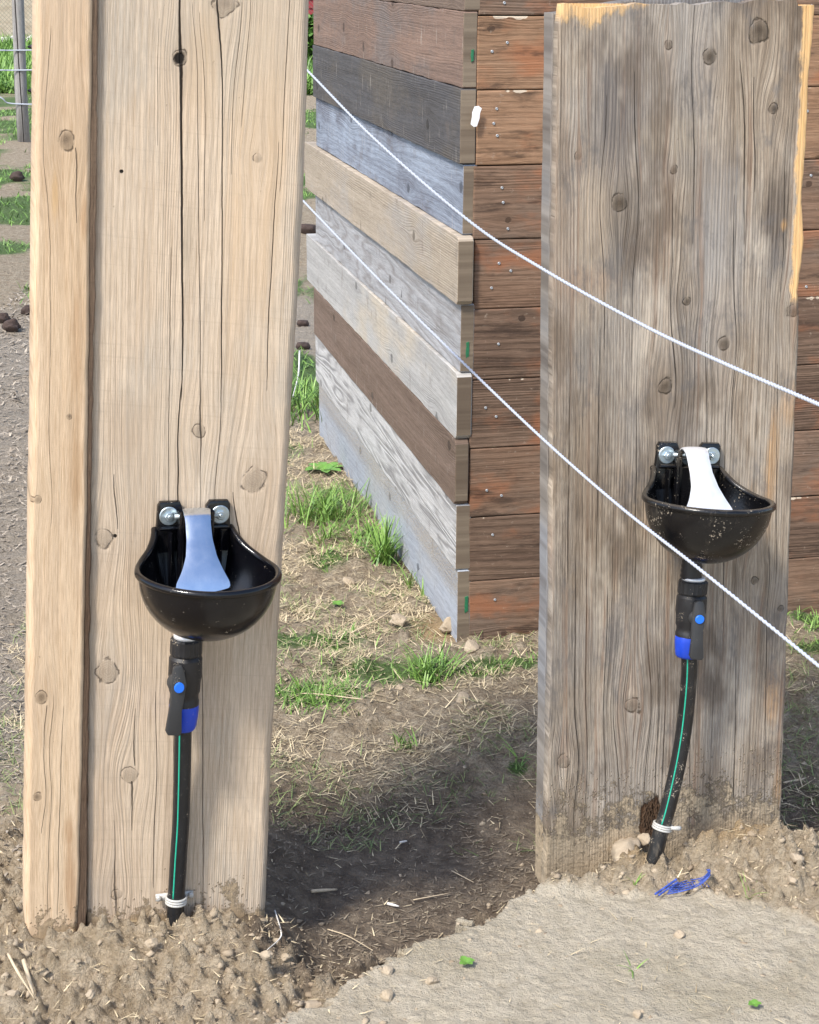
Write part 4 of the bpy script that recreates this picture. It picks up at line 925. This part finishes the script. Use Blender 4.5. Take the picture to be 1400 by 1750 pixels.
# ------------------------------------------------------------------ ROPES
def rope(name, px, zs, r, label, ext=None):
    P = []
    xs = [p[0] for p in px]
    for (x_, y_) in px:
        iz = np.interp(x_, [xs[0], xs[-1]], [1 / zs[0], 1 / zs[1]])
        P.append(at(x_, y_, 1 / iz))
    P = np.array(P)
    P = np.vstack([P[0] + (P[0] - P[1]) * 5.0, P[0] + (P[0] - P[1]) * 1.0, P, P[-1] + (P[-1] - P[-2]) * .5, P[-1] + (P[-1] - P[-2]) * 4.0])
    L = np.linalg.norm(np.diff(P, axis=0), axis=1).sum(); n = int(L / .0016)
    Q = spl(P, n)
    mod = lambda i, th: .92 + .24 * np.cos(2 * th - i * .0016 / .020 * 2 * PI)
    return mesh(name, *tube(Q, r, 8, True, mod), M_rope, None, True, label=label, cat='rope', group='white electric fence ropes in front of the pen')
rope('fence_rope', [(530, 125), (640, 237), (800, 376), (930, 461), (1100, 556), (1240, 622), (1402, 692)], (4.25, 2.07), .0027, 'upper white fence rope crossing the top of the weathered post')
rope('fence_rope', [(520, 345), (640, 470), (800, 628), (930, 752), (1060, 866), (1200, 976), (1402, 1140)], (4.25, 2.10), .0025, 'lower white fence rope passing in front of the muddy bowl')

# ------------------------------------------------------------------ FAR BACKGROUND
M_fpost = wood('grey_round_post', (.42, .40, .38), (.28, .26, .25), late=(.08, .07, .07), seed=40, ringk=30, bump=.004, cracks=[(.012, -.3, .0, 3.0, .006, 1.0)])
def gz_(x_, y_): return float(ground_z(np.array([x_]), np.array([y_]))[0])
p = atz(41, 241, 0.0)
fp = mesh('fence_post', *tube([(0, 0, -.2), (0, 0, .5), (.02, 0, 1.2), (.045, 0, 2.1)], [.058, .056, .054, .052], 20), M_fpost, None, True, label='grey round fence post with a split, far left behind', cat='post')
fp.location = (p[0], p[1], gz_(p[0], p[1]))
for k_, (ya, yb, lab) in enumerate(((86, 86, 'highest thin white wire tied to the grey round post'), (120, 120, 'middle thin white wire across the far green strip'), (158, 178, 'lowest thin white wire sagging to the grey round post'))):
    a = at(-60, ya - (30 if k_ == 2 else 0), p[1] - .1); b = at(0, ya + (8 if k_ == 2 else 0), p[1] - .1); c = at(36, yb, p[1] - .06); d = at(220, yb - 3, p[1] - .06)
    mesh('fence_wire', *tube(spl([a, b, c, d], 40), .0065, 6), M_rope, None, True, label=lab, cat='wire', group='thin white wires on the far post')
M_ins = flat('black_insulator', (.015, .015, .018), .4)
for (px_, py_, lab) in ((57, 80, 'upper black insulator on the grey round post'), (57, 155, 'lower black insulator on the grey round post')):
    q = at(px_, py_, p[1])
    mesh('insulator', *tube([q + (-.05, 0, 0), q + (-.02, 0, 0), q, q + (.02, 0, 0)], [.008, .02, .026, .010], 10), M_ins, None, True, label=lab, cat='insulator')
# chain link fence and the beige wall behind it
YC = 33.0
M_wire = flat('rusty_wire', (.30, .27, .22), .6, .3)
vv, ff = [], []
X0, X1, Z0, Z1 = -16.0, -2.6, .10, 1.75; sp = .078; H = Z1 - Z0
def strip(a, b, r):
    d = b - a; d = d / np.linalg.norm(d); s = np.cross(d, (0, 1, 0)) * r; e = np.array([0, r, 0])
    k = len(vv) * 1
    base = sum(len(q) for q in vv)
    vv.append(np.array([a + s, a - s * .5 + e, a - s * .5 - e, b + s, b - s * .5 + e, b - s * .5 - e]))
    for (i, j) in ((0, 1), (1, 2), (2, 0)): ff.append((base + i, base + j, base + 3 + j, base + 3 + i))
n_ = int((X1 - X0 + H) / sp)
for i in range(n_):
    x_ = X0 - H + i * sp
    for s in (1, -1):
        xa, xb = (x_, x_ + H) if s == 1 else (x_ + H, x_)
        strip(np.array([xa, YC, Z0]), np.array([xb, YC + .004, Z1]), .0042)
cl = empty('chain_link_fence', Matrix.Identity(4), label='rusty chain link fence in the far left background', cat='fence')
mesh('wire_mesh', np.vstack(vv), ff, M_wire, cl)
mesh('top_rail', *tube([(X0 - 1, YC - .03, Z1), ((X0 + X1) / 2, YC - .03, Z1), (X1 + 1, YC - .03, Z1)], .045, 8), flat('grey_rail', (.20, .22, .25), .5, .3), cl, True)
for x_ in np.arange(X0, X1, 2.6): mesh('fence_pole', *tube([(x_, YC - .08, -.1), (x_, YC - .08, 1), (x_, YC - .08, 1.8)], .03, 8), M_zinc, cl, True)
def courses(name, c1, c2, sc):
    g = G(name); x, y, z = g.xyz(); n = g.noise(g.vec(x * .7, y, z * 5), sc, 4); n2 = g.noise(g.vec(x, y, z), sc * 6, 4)
    return g.out(g.mix(g.mr(n * .6 + n2 * .4, .35, .65), c1, c2), .9, n2, .01)
wl = empty('retaining_wall', Matrix.Identity(4), label='low beige wall behind the chain link fence', cat='wall')
mesh('wall_face', *boxv(-20, -2.2, YC + 1.2, YC + 1.6, -.3, 1.95), courses('beige_render', (.42, .34, .25), (.62, .54, .43), 1.2), wl)
mesh('coping', *boxv(-20.1, -2.1, YC + 1.1, YC + 1.7, 1.95, 2.1), flat('concrete', (.45, .44, .42), .9, nscale=4), wl)
M_wstone = flat('whitewashed_stone', (.66, .63, .58), .9, nz=.25, nscale=9)
def lump(name, loc, size, mat, seed, sub=3, rough=.25, **k):
    import bmesh
    bm = bmesh.new(); bmesh.ops.create_icosphere(bm, subdivisions=sub, radius=1)
    Vx = np.array([v.co[:] for v in bm.verts]); Fc = [tuple(v.index for v in f.verts) for f in bm.faces]; bm.free()
    n = fbm(Vx[:, 0] * 1.4 + seed, Vx[:, 1] * 1.4 + Vx[:, 2] * 1.7, 3, int(seed)) - .5; n2 = fbm(Vx[:, 2] * 2.6 + seed, Vx[:, 0] * 2.6 + Vx[:, 1] * 2.1, 3, int(seed) + 4) - .5
    Vx = Vx * (1 + rough * 2 * n + rough * n2)[:, None]
    for q in range(5):                                   # chop facets
        d = np.random.default_rng(int(seed * 10) + q).normal(size=3); d /= np.linalg.norm(d); t = Vx @ d; lim = .72
        Vx = Vx - np.outer(np.clip(t - lim, 0, None) * .85, d)
    o = mesh(name, Vx * np.array(size), Fc, mat, None, True, **k); o.location = loc; o.rotation_euler.z = seed
    return o
for i, (px_, lab) in enumerate(((6, 'leftmost white stone at the foot of the chain link fence'), (24, 'white stone at the fence foot just left of the grey round post'), (55, 'white stone at the fence foot just right of the grey round post'))):
    q = at(px_, 84, YC - .35)
    lump('stone_block', (q[0], q[1], .08), (.22, .2, .15), M_wstone, 50 + i, 2, .2, label=lab, cat='stone', group='white stones along the far fence')
# red shed
M_red = flat('red_boarding', (.30, .035, .045), .6, nz=.25, nscale=3)
sh = empty('red_shed', Matrix.Translation((0, 44, 0)), label='red boarded shed glimpsed far behind between post and pen wall', cat='shed')
mesh('shed_wall', *join([boxv(-6.0, 3.0, 0, 4, -.3, 3.3)] + [boxv(-6.02, 3.02, -.03, 0, .02 + k * .2, .16 + k * .2) for k in range(16)]), M_red, sh)
mesh('roof', *join([(np.array([(-6.4, -.4, 3.3), (3.4, -.4, 3.3), (3.4, 4.4, 3.3), (-6.4, 4.4, 3.3), (-6.4, 2, 4.3), (3.4, 2, 4.3)]), [(0, 1, 5, 4), (2, 3, 4, 5), (0, 4, 3), (1, 2, 5), (0, 3, 2, 1)])]), flat('red_roof', (.25, .1, .08), .8), sh)

# ------------------------------------------------------------------ STONES, DUNG, TWIGS
g = G('dry_clay_stone'); x, y, z = g.xyz('Object'); n = g.noise(g.vec(x, y, z), 90, 5, .7); rn = g.rand()
M_stone = g.out(g.mix(n, g.mix(rn, (.29, .22, .14), (.34, .275, .20)), (.50, .41, .30)), .95, n, .003)
g = G('dung'); x, y, z = g.xyz('Object'); n = g.noise(g.vec(x, y, z), 60, 5, .7)
M_dung = g.out(g.mix(n, (.035, .022, .02), (.11, .075, .06)), .9, n, .008)
def onground(px, py, dz=0.0):
    p = atz(px, py, dz)
    for _ in range(3): p = atz(px, py, gz_(p[0], p[1]) + dz)
    return p
for (px, py, r, lab) in ((597, 996, .022, 'pale rounded stone lying in dry grass left of the grey side wall'), (681, 1060, .022, 'flat pale stone in straw below the lone grass tuft'), (768, 1068, .024, 'brown clay lump at the foot of the fence corner'),
                    (806, 1108, .022, 'pale stone right under the corner of the pen wall'), (545, 1028, .010, 'small cream stone in dry grass below the pale rounded stone'), (683, 1175, .010, 'small white stone in green grass below the fence'),
                    (455, 1632, .011, 'pale upright stone at the right foot of the pale post'), (488, 1636, .009, 'cream stone beside the wet soil, right of the pale post'), (662, 1700, .012, 'round beige pebble on the pale bank'), (738, 1676, .010, 'tan pebble on the pale bank near the clover'),
                    (663, 1658, .011, 'dark grey pebble at the lip of the bank'), (532, 1722, .016, 'cream clod at the bottom of the crumbly soil'), (1354, 1505, .010, 'round clod right of the weathered post'), (1160, 1597, .010, 'flat pale stone in the middle of the bank'),
                    (1362, 1468, .014, 'pale clod stacked at the right foot of the weathered post'), (1090, 1734, .009, 'small pebble at the bottom edge of the bank'), (260, 1610, .011, 'cream clod below the end of the pipe on the pale post'),
                    (22, 1700, .011, 'pale clod in the bottom left corner'), (155, 1700, .010, 'brown clod left of the broken edge at the bottom left'), (790, 1195, .018, 'pale stone half buried in cracked soil in the middle'),
                    (1220, 1128, .001, None)):
    if not lab: continue
    q = onground(px, py, r * .35); s_ = r
    M_ = M_stone
    lump('clay_lump' if 'clay' in lab or 'clod' in lab else 'stone', q, (s_ * 1.05, s_ * .8, s_ * .8), M_, px * .013, 4, .38, label=lab, cat='stone')
for (px, py, r, o_, lab) in ((1060, 1462, .040, .030, 'large yellow clay lump against the foot of the weathered post'), (1108, 1482, .026, .040, 'clay lump just left of the end of the muddy pipe'), (1020, 1494, .018, .03, 'clay crumb left of the large yellow lump'),
                       (1098, 1436, .016, .010, 'clay lump stuck in the rot hole'), (1222, 1462, .032, .030, 'clay lump right of the muddy pipe at the post foot'), (1282, 1462, .036, .030, 'broad clay lump at the right part of the post foot'),
                       (1328, 1476, .024, .02, 'clay lump at the right corner of the post foot'), (1182, 1490, .018, .035, 'small clay lump above the blue net scrap'), (1250, 1490, .014, .06, 'clay crumb in front of the post foot')):
    q = atplane(px, py, Ro, Rn) + Rn * (o_ * .8 + .006); q[2] += r * .45
    lump('clay_lump', q, (r * 1.15, r * .8, r * .75), M_stone, px * .013, 4, .42, label=lab, cat='clay lump', group='clay lumps at the foot of the weathered post')
for (px, py, r, lab) in ((20, 558, .07, 'large dark dung heap at the left edge of the photo'), (45, 530, .05, 'flat dark dung beside the large heap at the left edge'), (5, 545, .06, 'dark dung lump cut by the left edge'), (524, 392, .09, 'dark dung between post and pen wall, uppermost'),
                    (516, 553, .045, 'small dark dung between post and pen wall, middle one'), (516, 592, .05, 'dark dung between post and pen wall, lowest'), (30, 303, .09, 'flat brown dung on the far grass at the left')):
    q = onground(px, py, r * .3); lump('dung', q, (r * .6, r * .55, r * .5), M_dung, px * .017 + py * .001, 3, .45, label=lab, cat='dung', group='dark dung lumps on the ground')

M_straw = None
def strawmat(name, a, b, rough=.8):
    g = G(name); i = g.isl(); x, y, z = g.xyz('Object'); n = g.noise(g.vec(x, y, z), 300, 2)
    return g.out(g.mix(g.m('MULTIPLY', i + n * .3, .85), a, b), rough)
M_straw = strawmat('dry_straw', (.28, .21, .12), (.86, .72, .47)); M_strawd = strawmat('dark_litter', (.07, .05, .035), (.36, .29, .20)); M_chip = strawmat('wood_chips', (.20, .16, .12), (.50, .43, .34))
M_grass = strawmat('grass_blades', (.05, .13, .02), (.28, .46, .10), .5); M_gdull = strawmat('dull_grass_blades', (.10, .16, .05), (.32, .36, .14), .6)
def blades(n_pts, P, L, Wd, upness, curl, az=None, segs=3):
    """P (n,3) roots; L, Wd per blade; upness 0 lying..1 upright; returns V, F(quads)"""
    n = len(P); az = rng.uniform(0, 2 * PI, n) if az is None else az
    d = np.stack([np.cos(az), np.sin(az), 0 * az], 1); s = np.stack([-np.sin(az), np.cos(az), 0 * az], 1)
    rows_ = []
    for k in range(segs + 1):
        t = k / segs
        el = upness * (1 - t * curl)
        if k == 0: pos = P.copy()
        else: pos = pos + (d * np.cos(el * PI / 2)[:, None] + np.array([0, 0, 1.0]) * np.sin(el * PI / 2)[:, None]) * (L / segs)[:, None]
        wd = (Wd * (1 - t ** 2 * .92))[:, None]
        rows_.append(np.stack([pos - s * wd, pos + s * wd], 1))
    Vx = np.stack(rows_, 1).reshape(n, -1, 3); m = 2 * (segs + 1)
    fq = np.array([(2 * k, 2 * k + 1, 2 * k + 3, 2 * k + 2) for k in range(segs)])
    Fx = (np.arange(n)[:, None, None] * m + fq[None]).reshape(-1, 4)
    return Vx.reshape(-1, 3), Fx
def scatter(n, x0, x1, y0, y1, prob, ypow=1.0):
    x_ = rng.uniform(x0, x1, n); y_ = y0 + (y1 - y0) * rng.uniform(0, 1, n) ** ypow
    k = rng.uniform(0, 1, n) < prob(x_, y_); x_, y_ = x_[k], y_[k]
    return np.stack([x_, y_, ground_z(x_, y_)], 1)
def free(x, y):     # not under posts / inside the pen
    pen = ((x - CB[0]) * Fn[0] + (y - CB[1]) * Fn[1] < -.0) & ((x - CB[0]) * Sn[0] + (y - CB[1]) * Sn[1] < 0)
    return 1.0 * ~pen
# short green grass
P = scatter(60000, -1.2, 1.3, 3.1, 6.5, lambda x, y: sstep(.22, .8, green_mask(x, y) * (.35 + fbm(x * 16, y * 16, 3, 44) * 1.1)) * free(x, y) * .55)
mesh('grass', *blades(0, P, rng.uniform(.015, .045, len(P)), rng.uniform(.0008, .0019, len(P)), rng.uniform(.35, .95, len(P)), rng.uniform(.2, .8, len(P))), M_grass, None, True, kind='stuff', label='short green grass in patches before the pen wall')
P = scatter(52000, -4.5, .5, 6.3, 22, lambda x, y: sstep(.25, .75, green_mask(x, y)) * .8 * ((x < -.10 * y + .9) & (x > -.25 * y - .6)))
mesh('far_grass', *blades(0, P, rng.uniform(.03, .07, len(P)), rng.uniform(.002, .005, len(P)), rng.uniform(.3, .9, len(P)), rng.uniform(.2, .8, len(P)), segs=2), M_grass, None, True, kind='stuff', label='patchy green grass behind the pale post')
P = scatter(70000, -9, -1, 22, 33, lambda x, y: .9 * ((x < -.03 * y) & (x > -.27 * y)))
mesh('tall_grass', *blades(0, P, rng.uniform(.12, .40, len(P)), rng.uniform(.008, .018, len(P)), rng.uniform(.4, 1, len(P)), rng.uniform(.2, .8, len(P)), segs=2), M_grass, None, True, kind='stuff', label='tall green grass strip below the far chain link fence')
# dull yellow grass and straw in the middle
P = scatter(120000, -1.0, 1.2, 3.1, 6.5, lambda x, y: (.15 + .85 * sstep(.42, .6, fbm(x * 6, y * 6, 3, 51))) * sstep(3.25, 3.6, y + (fbm(x * 5, y * 5, 3, 3) - .5) * .4) * free(x, y) * (1 - .75 * sstep(.45, .7, x) * sstep(3.3, 3.7, y)) * .8)
mesh('straw', *blades(0, P + np.array([0, 0, .003]), rng.uniform(.010, .055, len(P)) , rng.uniform(.0005, .0013, len(P)), rng.uniform(.0, .30, len(P)), rng.uniform(-.6, 1.2, len(P))), M_straw, None, True, kind='stuff', label='dry straw and dead grass matted over the middle ground')
P = scatter(40000, -1.0, 1.2, 3.15, 5.5, lambda x, y: sstep(.4, .6, fbm(x * 5, y * 5, 3, 57)) * free(x, y) * .6)
mesh('dull_grass', *blades(0, P, rng.uniform(.015, .05, len(P)), rng.uniform(.0006, .0014, len(P)), rng.uniform(.1, .7, len(P)), rng.uniform(.2, 1, len(P))), M_gdull, None, True, kind='stuff', label='yellowish green grass mixed into the straw')
# dark litter in the wet trench
P = scatter(26000, -.45, 1.1, 2.45, 3.6, lambda x, y: (ground_masks(x, y)[2] * .5 + .12 * (1 - ground_masks(x, y)[1])) * (.3 + sstep(.45, .6, fbm(x * 9, y * 9, 3, 66))))
mesh('leaf_litter', *blades(0, P + np.array([0, 0, .002]), rng.uniform(.004, .022, len(P)), rng.uniform(.0005, .0018, len(P)), rng.uniform(-.05, .2, len(P)), rng.uniform(-.5, 1, len(P)), segs=2), M_strawd, None, False, kind='stuff', label='dark bits of litter on the wet soil between the posts')
# chips left of the left post
P = scatter(60000, -2.0, -.35, 2.55, 9, lambda x, y: .40 * sstep(2.75, 3.2, y) * (x < -.08 * y - .15) * (x > -.30 * y), 1.4)
s_ = .4 + P[:, 1] * .18
mesh('wood_chips', *blades(0, P + np.array([0, 0, .003]), rng.uniform(.006, .022, len(P)) * s_, rng.uniform(.001, .0034, len(P)) * s_, rng.uniform(-.1, .35, len(P)), rng.uniform(-.5, 1, len(P)), segs=2), M_chip, None, False, kind='stuff', label='wood chips and straw on the ground left of the pale post')
P = scatter(5200, -1.0, 1.3, 2.3, 3.3, lambda x, y: .12 + .5 * ground_masks(x, y)[3])
mesh('straw_bits', *blades(0, P + np.array([0, 0, .003]), rng.uniform(.006, .030, len(P)), rng.uniform(.0005, .0014, len(P)), rng.uniform(-.05, .25, len(P)), rng.uniform(-.5, 1, len(P)), segs=2), M_straw, None, False, kind='stuff', label='loose straw bits on the clods and the bank')
# small clods
import bmesh
bm = bmesh.new(); bmesh.ops.create_icosphere(bm, subdivisions=1, radius=1); IV = np.array([v.co[:] for v in bm.verts]); IF = np.array([[v.index for v in f.verts] for f in bm.faces]); bm.free()
def lumps(P, r, sq=.7):
    n = len(P); J = IV[None] * (1 + rng.uniform(-.55, .45, (n, len(IV), 1)))
    sc = r[:, None] * np.stack([rng.uniform(.7, 1.3, n), rng.uniform(.7, 1.3, n), rng.uniform(.45, .9, n)], 1)
    Vx = J * sc[:, None, :] + P[:, None, :]; Fx = (np.arange(n)[:, None, None] * len(IV) + IF[None]).reshape(-1, 3)
    return Vx.reshape(-1, 3), Fx
g = G('soil_clods'); i = g.isl(); x, y, z = g.xyz('Object'); n = g.noise(g.vec(x, y, z), 260, 4, .7)
M_clod = g.out(g.mix(g.m('MULTIPLY', i * .8 + n * .4, .9), (.26, .195, .13), (.50, .41, .295)), .95, n, .002)
P = scatter(50000, -1.05, 1.2, 2.3, 3.3, lambda x, y: (.75 * ground_masks(x, y)[3] + .04 + .8 * np.exp(-(ground_masks(x, y)[0] / .022) ** 2)) * (.2 + sstep(.4, .6, fbm(x * 7, y * 7, 3, 88))))
r = rng.uniform(0, 1, len(P)) ** 9 * .0085 + .0011
P[:, 2] -= r * .45
mesh('soil_clods', *lumps(P, r), M_clod, None, False, kind='stuff', label='crumbly dry soil clods at the lower left')
P = scatter(9000, -1.05, 1.4, 2.4, 5, lambda x, y: .10 + .5 * ((x > .72 + .1 * fbm(x * 3, y * 3)) & (y < 3.1)))
r = rng.uniform(0, 1, len(P)) ** 8 * .008 + .0010
mesh('gravel', *lumps(P, r), M_clod, None, False, kind='stuff', label='scattered grit and pebbles over the bare soil')

def tuft(px, py, n, L, wd, label, spread=.03, up=(.3, .95), mat=None, curl=(.2, .9)):
    q = onground(px, py); P = np.stack([rng.normal(0, spread, n), rng.normal(0, spread, n), 0 * np.arange(n)], 1)
    P[:, 2] = ground_z(P[:, 0] + q[0], P[:, 1] + q[1]) - q[2] - .003
    o = mesh('grass_tuft', *blades(0, P, rng.uniform(.45, 1.1, n) * L, rng.uniform(.6, 1.2, n) * wd, rng.uniform(*up, n), rng.uniform(*curl, n), segs=5), mat or M_grass, None, True, label=label, cat='grass tuft', group='green grass tufts')
    o.location = q
tuft(570, 885, 240, .15, .0024, 'big green tuft beside the far part of the grey side wall', .065)
tuft(535, 870, 90, .12, .002, 'green tuft left of the big one, nearest the pale post', .04)
tuft(655, 960, 90, .16, .0030, 'lone tall tuft with broad blades against the grey side wall', .016, (.55, 1))
tuft(628, 925, 80, .12, .0024, 'tuft between the big one and the lone tall one', .03)
tuft(553, 925, 60, .09, .0018, 'small tuft under the big one', .018)
tuft(700, 1005, 7, .13, .0026, 'few upright blades against the lower grey board', .003, (.7, 1))
tuft(722, 1020, 4, .10, .0022, 'thin blades at the wall just before the corner', .002, (.8, 1))
tuft(735, 1155, 140, .10, .0020, 'spiky tuft on the green patch before the corner', .028)
tuft(545, 1195, 260, .065, .0015, 'dense low tuft at the right edge of the pale post', .042)
tuft(690, 1275, 30, .06, .0018, 'tuft in the straw halfway to the wet soil', .014)
tuft(800, 1370, 60, .03, .0010, 'greyish dull tuft at the rim of the wet soil', .035, (.4, .9), M_gdull)
tuft(885, 1300, 6, .08, .0022, 'few blades leaning by the left edge of the weathered post', .0025, (.3, .7))
tuft(1082, 1655, 6, .05, .0014, 'tiny seedling grass in the middle of the pale bank', .0015, (.1, .6))
tuft(1280, 1535, 9, .055, .0014, 'small blades at the right of the blue net scrap', .0025, (.4, .9))
tuft(1085, 1510, 5, .04, .0014, 'single green shoots at the left of the blue net scrap', .0015, (.6, 1))
tuft(1385, 1072, 40, .05, .0018, 'green tuft at the foot of the brown wall by the right edge', .025)
tuft(516, 700, 420, .16, .003, 'green tuft seen between the pale post and the side wall', .14)
def leafy(px, py, n, L, wd, label, name='weed', lobes=True):
    q = onground(px, py, .004); parts = []
    for i in range(n):
        a = i / n * 2 * PI + rng.uniform(-.3, .3); l_ = L * rng.uniform(.75, 1.1); ts = np.linspace(0, 1, 8); Vx = []
        for t in ts:
            w_ = wd * math.sin(PI * min(1, t * .9 + .08)) ** .7 * (1 + (.25 * math.sin(t * 30) if lobes else 0)); zz = .4 * l_ * t * (1 - .6 * t) + .004
            c_ = np.array([math.cos(a) * t * l_, math.sin(a) * t * l_, zz]); s = np.array([-math.sin(a), math.cos(a), 0]) * w_
            Vx += [c_ - s + (0, 0, .2 * w_), c_, c_ + s + (0, 0, .2 * w_)]
        Fx = []
        for k in range(7): Fx += [(3 * k, 3 * k + 1, 3 * k + 4, 3 * k + 3), (3 * k + 1, 3 * k + 2, 3 * k + 5, 3 * k + 4)]
        parts.append((np.array(Vx), Fx))
    o = mesh(name, *join(parts), M_leaf, None, True, label=label, cat='weed'); o.location = q
M_leaf = flat('weed_leaf', (.14, .30, .05), .5, nz=.3, nscale=90)
leafy(797, 1648, 7, .016, .006, 'small clover seedling on the pale bank', lobes=False)
leafy(552, 806, 8, .075, .018, 'pale green lobed weed above the big grass tuft')
leafy(1288, 1720, 5, .012, .005, 'tiny green seedling near the lower right corner', lobes=False)
leafy(577, 1035, 5, .02, .008, 'yellow green weed in the dry grass', lobes=False)

M_twig = flat('pale_twig', (.62, .50, .34), .8, nz=.25, nscale=120); M_twigw = flat('white_twig', (.78, .74, .68), .7)
def twig(pts, r, label, m=None, cat='twig', dz=.008):
    P = [onground(a, b, dz) for a, b in pts]; P = spl(P, 16) if len(P) > 2 else np.linspace(P[0], P[1], 6)
    mesh('twig', *tube(P, np.interp(np.linspace(0, 1, len(P)), [0, .5, 1], [r, r * 1.05, r * .5]), 7), m or M_twig, None, True, label=label, cat=cat, group='twigs and straw stalks on the ground')
twig([(470, 1556), (480, 1590), (478, 1604), (457, 1623)], .0013, 'thin white crooked twig right of the pale post foot', M_twigw)
twig([(533, 1523), (576, 1520)], .0035, 'thick pale wood splinter on the wet soil', dz=.006)
twig([(662, 1544), (682, 1549)], .0028, 'short white stick right of the splinter', M_twigw)
twig([(706, 1538), (770, 1526)], .0012, 'straight straw stalk right of the short stick')
twig([(560, 1588), (595, 1600), (637, 1624)], .0011, 'long straw stalk on the lower wet soil')
twig([(683, 1440), (696, 1437)], .0024, 'tiny pale chip in the middle of the wet soil', M_twigw)
twig([(772, 1488), (810, 1508)], .0010, 'thin stalk above the hole at the edge')
twig([(600, 1082), (660, 1050), (693, 1018)], .0020, 'long bent straw stem below the lone grass tuft')
twig([(14, 1630), (30, 1660), (60, 1708)], .0024, 'dry stalk leaning in the lower left corner')
twig([(40, 1640), (58, 1700)], .0035, 'broad pale straw in the lower left corner')
twig([(1340, 1338), (1400, 1326)], .0030, 'pale stick over dark soil at the right edge')
twig([(1365, 1322), (1372, 1345)], .0016, 'short stick under the pale one at the right edge')
twig([(1270, 1495), (1308, 1518)], .0013, 'straw stalk right of the blue net')
twig([(620, 1195), (520, 1185), (480, 1200)], .0012, 'thin straw by the low tuft')
twig([(512, 600), (510, 640), (500, 680)], .0035, 'thin curved pale twine beside the pale post, far behind', M_twigw, dz=.03)
twig([(0, 1455), (22, 1468)], .0022, 'short straw at the left edge beside the pale post')
# blue net scrap
M_net = flat('blue_net', (.05, .10, .42), .6, nz=.3, nscale=200)
q = onground(1168, 1512, .006); parts = []
def np_(px, py, dz=.010): return onground(px, py, dz) - q
parts.append(tube(spl([np_(1120, 1528), np_(1135, 1518), np_(1156, 1503, .02)], 14), .0022, 6)); parts.append(tube(spl([np_(1126, 1530), np_(1140, 1520), np_(1158, 1508, .018)], 14), .0018, 6))
for k in range(5): parts.append(tube(spl([np_(1140 + k * 2, 1528 - k * 3), np_(1170, 1522 - k * 4), np_(1196 + k, 1512 - k * 3), np_(1213, 1496 - k * 2, .014), np_(1208 + k, 1486, .018)], 24), .0011, 5))
for k in range(12): parts.append(tube([np_(1140 + k * 6, 1506 + (k % 3), .016), np_(1146 + k * 6, 1516, .012), np_(1150 + k * 5.6, 1526 - k * 1.1, .008)], .0006, 4))
for k in range(4): parts.append(tube([np_(1142, 1512 + k * 4, .014), np_(1166, 1510 + k * 4, .014), np_(1190, 1506 + k * 3, .012)], .0006, 4))
nb = mesh('net_scrap', *join(parts), M_net, None, True, label='scrap of blue plastic netting in the mud below the muddy pipe', cat='net'); nb.location = q
# bush before the red shed
def bush(name, c, rx, ry, rz, n, L, label):
    d = rng.normal(size=(n, 3)); d /= np.linalg.norm(d, axis=1)[:, None]; P = d * rng.uniform(.45, 1, n)[:, None] ** .6 * np.array([rx, ry, rz]) * (1 + .35 * (fbm(d[:, 0] * 3 + 5, d[:, 2] * 3, 3, 9) - .5))[:, None]
    P[:, 2] += rz * .9; P = P[P[:, 2] > 0]
    t = empty(name, Matrix.Translation(c), label=label, cat='bush')
    mesh('foliage', *blades(0, P, rng.uniform(.5, 1.2, len(P)) * L, rng.uniform(.3, .5, len(P)) * L, rng.uniform(-.4, 1, len(P)), rng.uniform(0, 1, len(P)), segs=2), M_bush, t, True)
    mesh('stem', *join([tube([(x_ * .3, 0, -.05), (x_ * .6, 0, rz * .6), (x_, 0, rz * 1.2)], [.03, .02, .008], 6) for x_ in (-rx * .5, 0, rx * .5)]), flat('bush_stem', (.1, .07, .05), .9), t, True)
M_bush = strawmat('bush_leaves', (.05, .13, .02), (.16, .30, .06), .6)
c = atz(535, 118, 0); c = atz(532, 120, 0); c = np.array([c[0], c[1], 0])
bush('bush', tuple(c), .55, .5, .42, 5000, .09, 'leafy green bush in front of the red shed')
c = atz(470, 100, 0); bush('bush', (c[0], c[1], 0), .9, .6, .4, 4000, .09, 'second low green bush, mostly behind the pale post')
